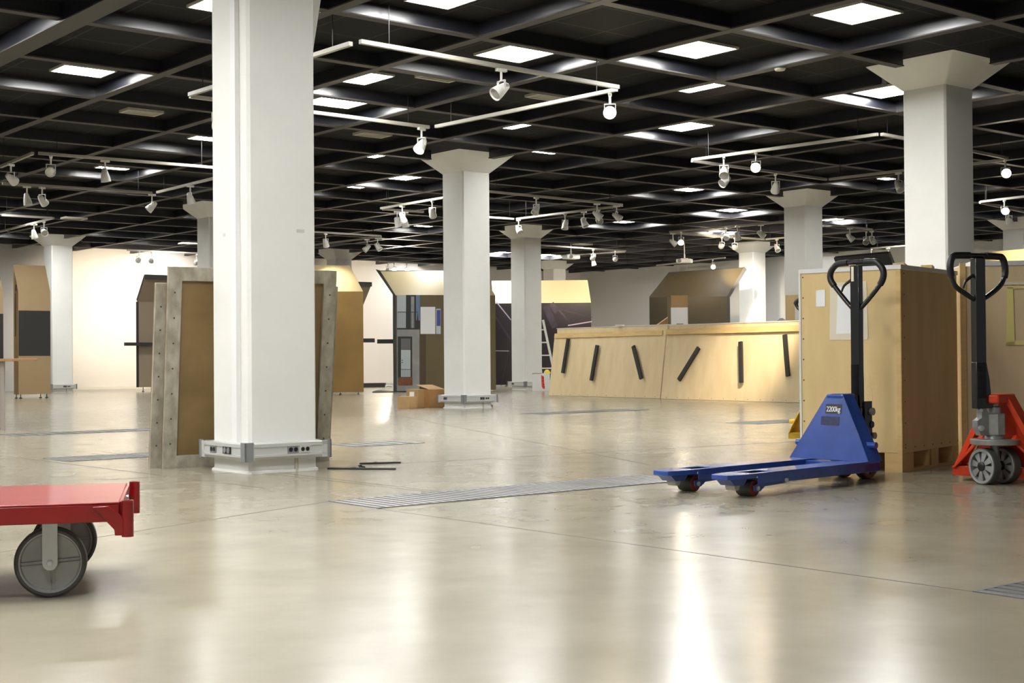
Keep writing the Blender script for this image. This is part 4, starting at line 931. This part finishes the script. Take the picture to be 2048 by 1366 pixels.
pallet_truck('orange red pallet truck at the right edge with grey cast pump and tall black handle', axR, V(.68, .73, 0), 'red2', math.atan2(.41, .91), .085,
             dict(dir=V(.91, .41, 0).normalized(), k=.92, pts=[(x, hr(y)) for x, y in pr], top=hr(514), grip=hr(556), lev=(hr(549),), flare=1.3), 1, 'open', .064)
pallet_truck('yellow pallet truck mostly hidden behind the left edge of the tall crate', V(2.417, 10.863, 0), V(.36, .93, 0), 'yellow', .6, .085,
             dict(dir=V(.8, -.6, 0), k=1.0, pts=[(x, z) for x, z in [(-.03, .98), (-.16, 1.08), (-.16, 1.14), (0, 1.17), (.16, 1.14), (.16, 1.08), (.03, .98)]], top=1.165, grip=1.1, lev=(1.1,), flare=.3), 1, 'closed')

# ================================================================== RED PLATFORM CART
zT, zBt = .285, .227
cn = atz(238, 1004, zT); dx = V(-.972, -.235, 0).normalized(); dy = V(.235, -.972, 0).normalized()*-1      # dx: away from the visible end (left); dy: away from the camera
t = thing('platform_cart', 'worn red flat platform cart with large grey wheels at the lower left edge', 'platform cart', V(cn.x, cn.y, 0), 0)
wd_, ln_ = .66, 1.5
b = bm_()
obox(b, cn + UP*0, dx*ln_, dy*wd_, -UP*.006)
obox(b, cn - UP*.006, dx*ln_, dy*.006, -UP*(zT-zBt-.006)); obox(b, cn - UP*.006 + dy*(wd_-.006), dx*ln_, dy*.006, -UP*(zT-zBt-.006)); obox(b, cn + dx*.03 - UP*.006 + dy*.02, dx*.006, dy*(wd_-.04), -UP*(zT-zBt-.012)); obox(b, cn + dx*ln_ - UP*.006, -dx*.006, dy*wd_, -UP*(zT-zBt-.006))
obj('deck', b, 'red', t, bevel=.003)
b = bm_(); obox(b, cn + dy*.05 + dx*.004 - UP*.004, -dx*.012, dy*(wd_-.10), -UP*.05)
obj('end_plate', b, 'red', t)
for k in (0, 1):
    o = cn + dy*(.006 if k == 0 else wd_-.006) - dx*.024 - UP*(.0 if k == 0 else .0)
    b = bm_(); zt0, zb0 = (zT+.004, zT-.103)
    lathe(b, V(o.x, o.y, zb0), UP, [(0, .011), (0, .0175), (zt0-zb0, .0175), (zt0-zb0, .0125), (zt0-zb0-.03, .012)], 20, caps=False); obj('handle_socket', b, 'red', t)
    s_ = -dy if k == 0 else dy
    b = bm_(); e = cn + (dy*0 if k == 0 else dy*wd_) + s_*.001
    g = lambda u, z: V(e.x, e.y, 0) + dx*u + UP*z
    prism(b, [g(.075, zT-.012), g(.03, zT-.010), g(.004, zT-.030), g(-.012, zT-.048), g(-.012, zT-.098), g(.012, zT-.098), g(.014, zT-.08), g(.034, zBt), g(.05, zT-.035)], s_*.006); obj('gusset', b, 'red', t, bevel=.002)
for x, y in ((0.35, .02),):
    b = bm_(); lathe(b, cn - dx*.008 + dy*.42 - UP*.03, -dx, [(0, .012), (.004, .012)], 14); obj('bolt_head', b, 'zinc', t)
def cart_wheel(c_, ax):
    R_ = .1035; b = bm_()
    lathe(b, c_ - ax*.024, ax, [(0, R_*.87), (0, R_-.006), (.005, R_), (.043, R_), (.048, R_-.006), (.048, R_*.87)], 48, 0, caps=False)
    for o in (-1, 1):
        lathe(b, c_ + ax*o*.012, ax*o, [(0, .001), (0, R_*.80), (.010, R_*.83), (.011, R_*.875)], 48, 1, caps=False)
        s_ = V(-ax.y, ax.x, 0)
        for a_ in (.06, PI/2+.06, PI+.06, -PI/2+.06):
            rd = s_*math.cos(a_) + UP*math.sin(a_); tg = -s_*math.sin(a_) + UP*math.cos(a_)
            for q in (-.006, .004): obox(b, c_ + ax*o*.012 + rd*R_*.15 + tg*q, rd*R_*.67, tg*.003, ax*o*.006, 1)
        lathe(b, c_ + ax*o*.012, ax*o, [(0, R_*.22), (.014, R_*.22), (.016, R_*.16), (.016, .001)], 24, 1, caps=False)
    wh = obj('wheel', b, ['tyre', 'disc'], t)
    b = bm_()
    for o in (-1, 1):
        e = c_ + ax*o*.031; s_ = V(-ax.y, ax.x, 0)
        pts = [e + s_*(.0215)*math.cos(a_) + UP*.0215*math.sin(a_) for a_ in [PI + PI*k/8 for k in range(9)]] + [e + s_*.0215 + UP*(zBt-R_-.004), e - s_*.0215 + UP*(zBt-R_-.004)]
        prism(b, pts, ax*o*.004); lathe(b, e + ax*o*.004, ax*o, [(0, .011), (.005, .011), (.007, .007), (.010, .007)], 6)
    obox(b, c_ - ax*.045 - s_*.05 + UP*(zBt-R_-.006), ax*.09, s_*.10, UP*.006)
    obj('caster_fork', b, 'zinc', t)
ax_ = -dy
w1 = atz(101, 1195); w1 = V(w1.x, w1.y, .1035) + dy*.02
cart_wheel(w1, ax_); cart_wheel(w1 + dy*.50, ax_)
cart_wheel(w1 + dx*1.1, ax_); cart_wheel(w1 + dx*1.1 + dy*.50, ax_)

# ================================================================== BOXES, LADDER, TABLE
def carton(corner_px, h, dl, wl, dr, wr, m_, lab, extra=None, name='cardboard_box'):
    c = atz(*corner_px); t = thing(name, lab, 'cardboard box', c, 0, 'brown cardboard boxes by the middle column' if m_ != 'paper' else None)
    b = bm_(); obox(b, c, dl*wl, dr*wr, UP*h); obj('box_body', b, m_, t, bevel=.004)
    b = bm_(); mid = c + dl*wl/2 - dr*0; obox(b, c + UP*h + dr*(wr*.5-.012) , dl*wl, dr*.024, UP*.0015); obj('top_seam', b, 'tape' if m_ != 'paper' else 'card', t)
    return t, c
gl, gr = V(-.93, .37, 0).normalized(), V(.37, .93, 0).normalized()
carton((818.4, 817.3), .17, gl, .185, V(.85, .53, 0), .12, 'card', 'smallest cardboard box in front of the others left of the middle column')
gl2 = V(-.9, .44, 0).normalized(); gr2 = V(.75, .66, 0).normalized()
tt, c = carton((836, 816), .265, gl2, .19, gr2, .16, 'card', 'cardboard box with a white label behind the smallest box, left of the middle column')
n_ = V(gl2.y, -gl2.x, 0); n_ = n_ if n_.y < 0 else -n_
b = bm_(); obox(b, c + gl2*.06 + n_*.001 + UP*.155, gl2*.075, n_*.002, UP*.075); obj('label', b, 'paper', tt)
tt, c = carton((858, 815.8), .26, V(-.75, .66, 0), .10, V(.93, .37, 0), .24, 'card2', 'brown cardboard box touching the foot of the middle column on its left')
b = bm_(); obox(b, c + UP*.26, V(.93, .37, 0)*.24, V(-.2, .3, .06), UP*.004); obj('open_flap', b, 'card', tt)
# white carton with red tape and the yellow thing on it
c = atz(1064.5, 782.5); d = V(1, -.06, 0).normalized(); nb = V(.06, 1, 0).normalized()
t = thing('carton', 'white carton with a red tape strip between the far column and the left low crate', 'carton', c, 0)
b = bm_(); obox(b, c, d*.36, nb*.3, UP*.37); obj('box_body', b, 'paper', t, bevel=.004)
b = bm_(); obox(b, c + UP*.365 - nb*.004, d*.2, nb*.08, UP*.012); obj('open_flap', b, 'card', t)
b = bm_(); e = c - nb*.0015; prism(b, [e + d*.19 + UP*.335, e + d*.245 + UP*.31, e + d*.255 + UP*.16, e + d*.265 + UP*.05, e + d*.225 + UP*.05, e + d*.20 + UP*.10], -nb*.002)
for u, z in ((.225, .27), (.215, .20), (.235, .13), (.240, .085)): obox(b, e + d*u + UP*z - nb*.002, d*.02, -nb*.001, UP*.022, 1)
obj('red_tape', b, ['redtape', 'black'], t)
b = bm_(); p = c + d*.31 + nb*.12 + UP*.372; lathe(b, p, UP, [(0, .075), (.012, .07), (.04, .06), (.07, .035), (.08, .005)], 18); one('yellow_cap', b, mat('bright_yellow', (0.82, 0.72, .03), .4), 'bright yellow rounded object on top of the white carton', 'yellow object')
# stepladder behind the left low crate
a0 = aty(1106, 760, 30.2); a0.z = 0
t = thing('stepladder', 'white stepladder standing between the far column and the left low crate', 'ladder', a0, 0)
top = aty(1086, 640, 30.5); base = V(a0.x+.10, 30.1, 0)
for nm, off in (('ladder_rail', 0), ('ladder_rail', -.36)):
    b = bm_(); bar(b, base + V(off, 0, 0), top + V(off*.8, 0, 0), .05, .03, V(1, 0, 0)); obj(nm, b, 'white', t)
for k in range(5):
    f = .12 + k*.185; p = base.lerp(top, f); b = bm_(); obox(b, p + V(-.35, -.03, -.014), V(.34, 0, 0), V(0, .08, 0), UP*.028); obj('step', b, 'white', t)
for off in (0, -.30):
    b = bm_(); bar(b, V(base.x+.04+off, 31.2, 0), top + V(off*.8, .03, -.03), .03, .025, V(1, 0, 0)); obj('rear_leg', b, 'white', t)
# table at the left edge
tl = atz(4.5, 861); zt_ = .735
t = thing('table', 'table with a thin beech top and grey leg cut off by the left edge', 'table', V(tl.x, tl.y, 0), 0)
b = bm_(); obox(b, tl + V(.125, -.06, zt_-.028), V(-1.4, 0, 0), V(0, .75, 0), UP*.028); obj('tabletop', b, 'beech', t, bevel=.004)
for u, v in ((0, 0), (-1.2, 0), (-.26, .6), (-1.2, .6)):
    b = bm_(); obox(b, tl + V(u-.018, v, 0), V(.036, 0, 0), V(0, .036, 0), UP*(zt_-.028)); obj('leg', b, 'greyleg', t)
# black floor things near the white wall
p = atz(767, 784.5); b = bm_(); lathe(b, V(p.x, p.y-.1, .0), UP, [(0, .225), (.015, .23), (.05, .14), (.065, .02)], 24); one('black_mat', b, 'char', 'flat black rounded bundle lying on the floor in front of the white wall', 'bundle')
p = atz(700, 775); q = atz(770, 774); b = bm_(); obox(b, p, q-p, V(0, .3, 0), UP*.10); one('black_plank', b, 'char', 'low black plank at the foot of the white wall right of the brown gold panel', 'plank')
p = atz(770, 775.5); b = bm_()
vs = []
for i in range(5):
    vs.append([b.verts.new(p + V(.07*i, .09*j, .012 + .05*abs(math.sin(i*2.1+j*1.3))*(1-.15*i))) for j in range(4)])
for i in range(4):
    for j in range(3): b.faces.new((vs[i][j], vs[i+1][j], vs[i+1][j+1], vs[i][j+1]))
o = obj('crumpled_sheet', b, 'paper'); md = o.modifiers.new('thick', 'SOLIDIFY'); md.thickness = .004
tag(o, 'crumpled white sheet on the floor at the end of the black plank', 'paper')
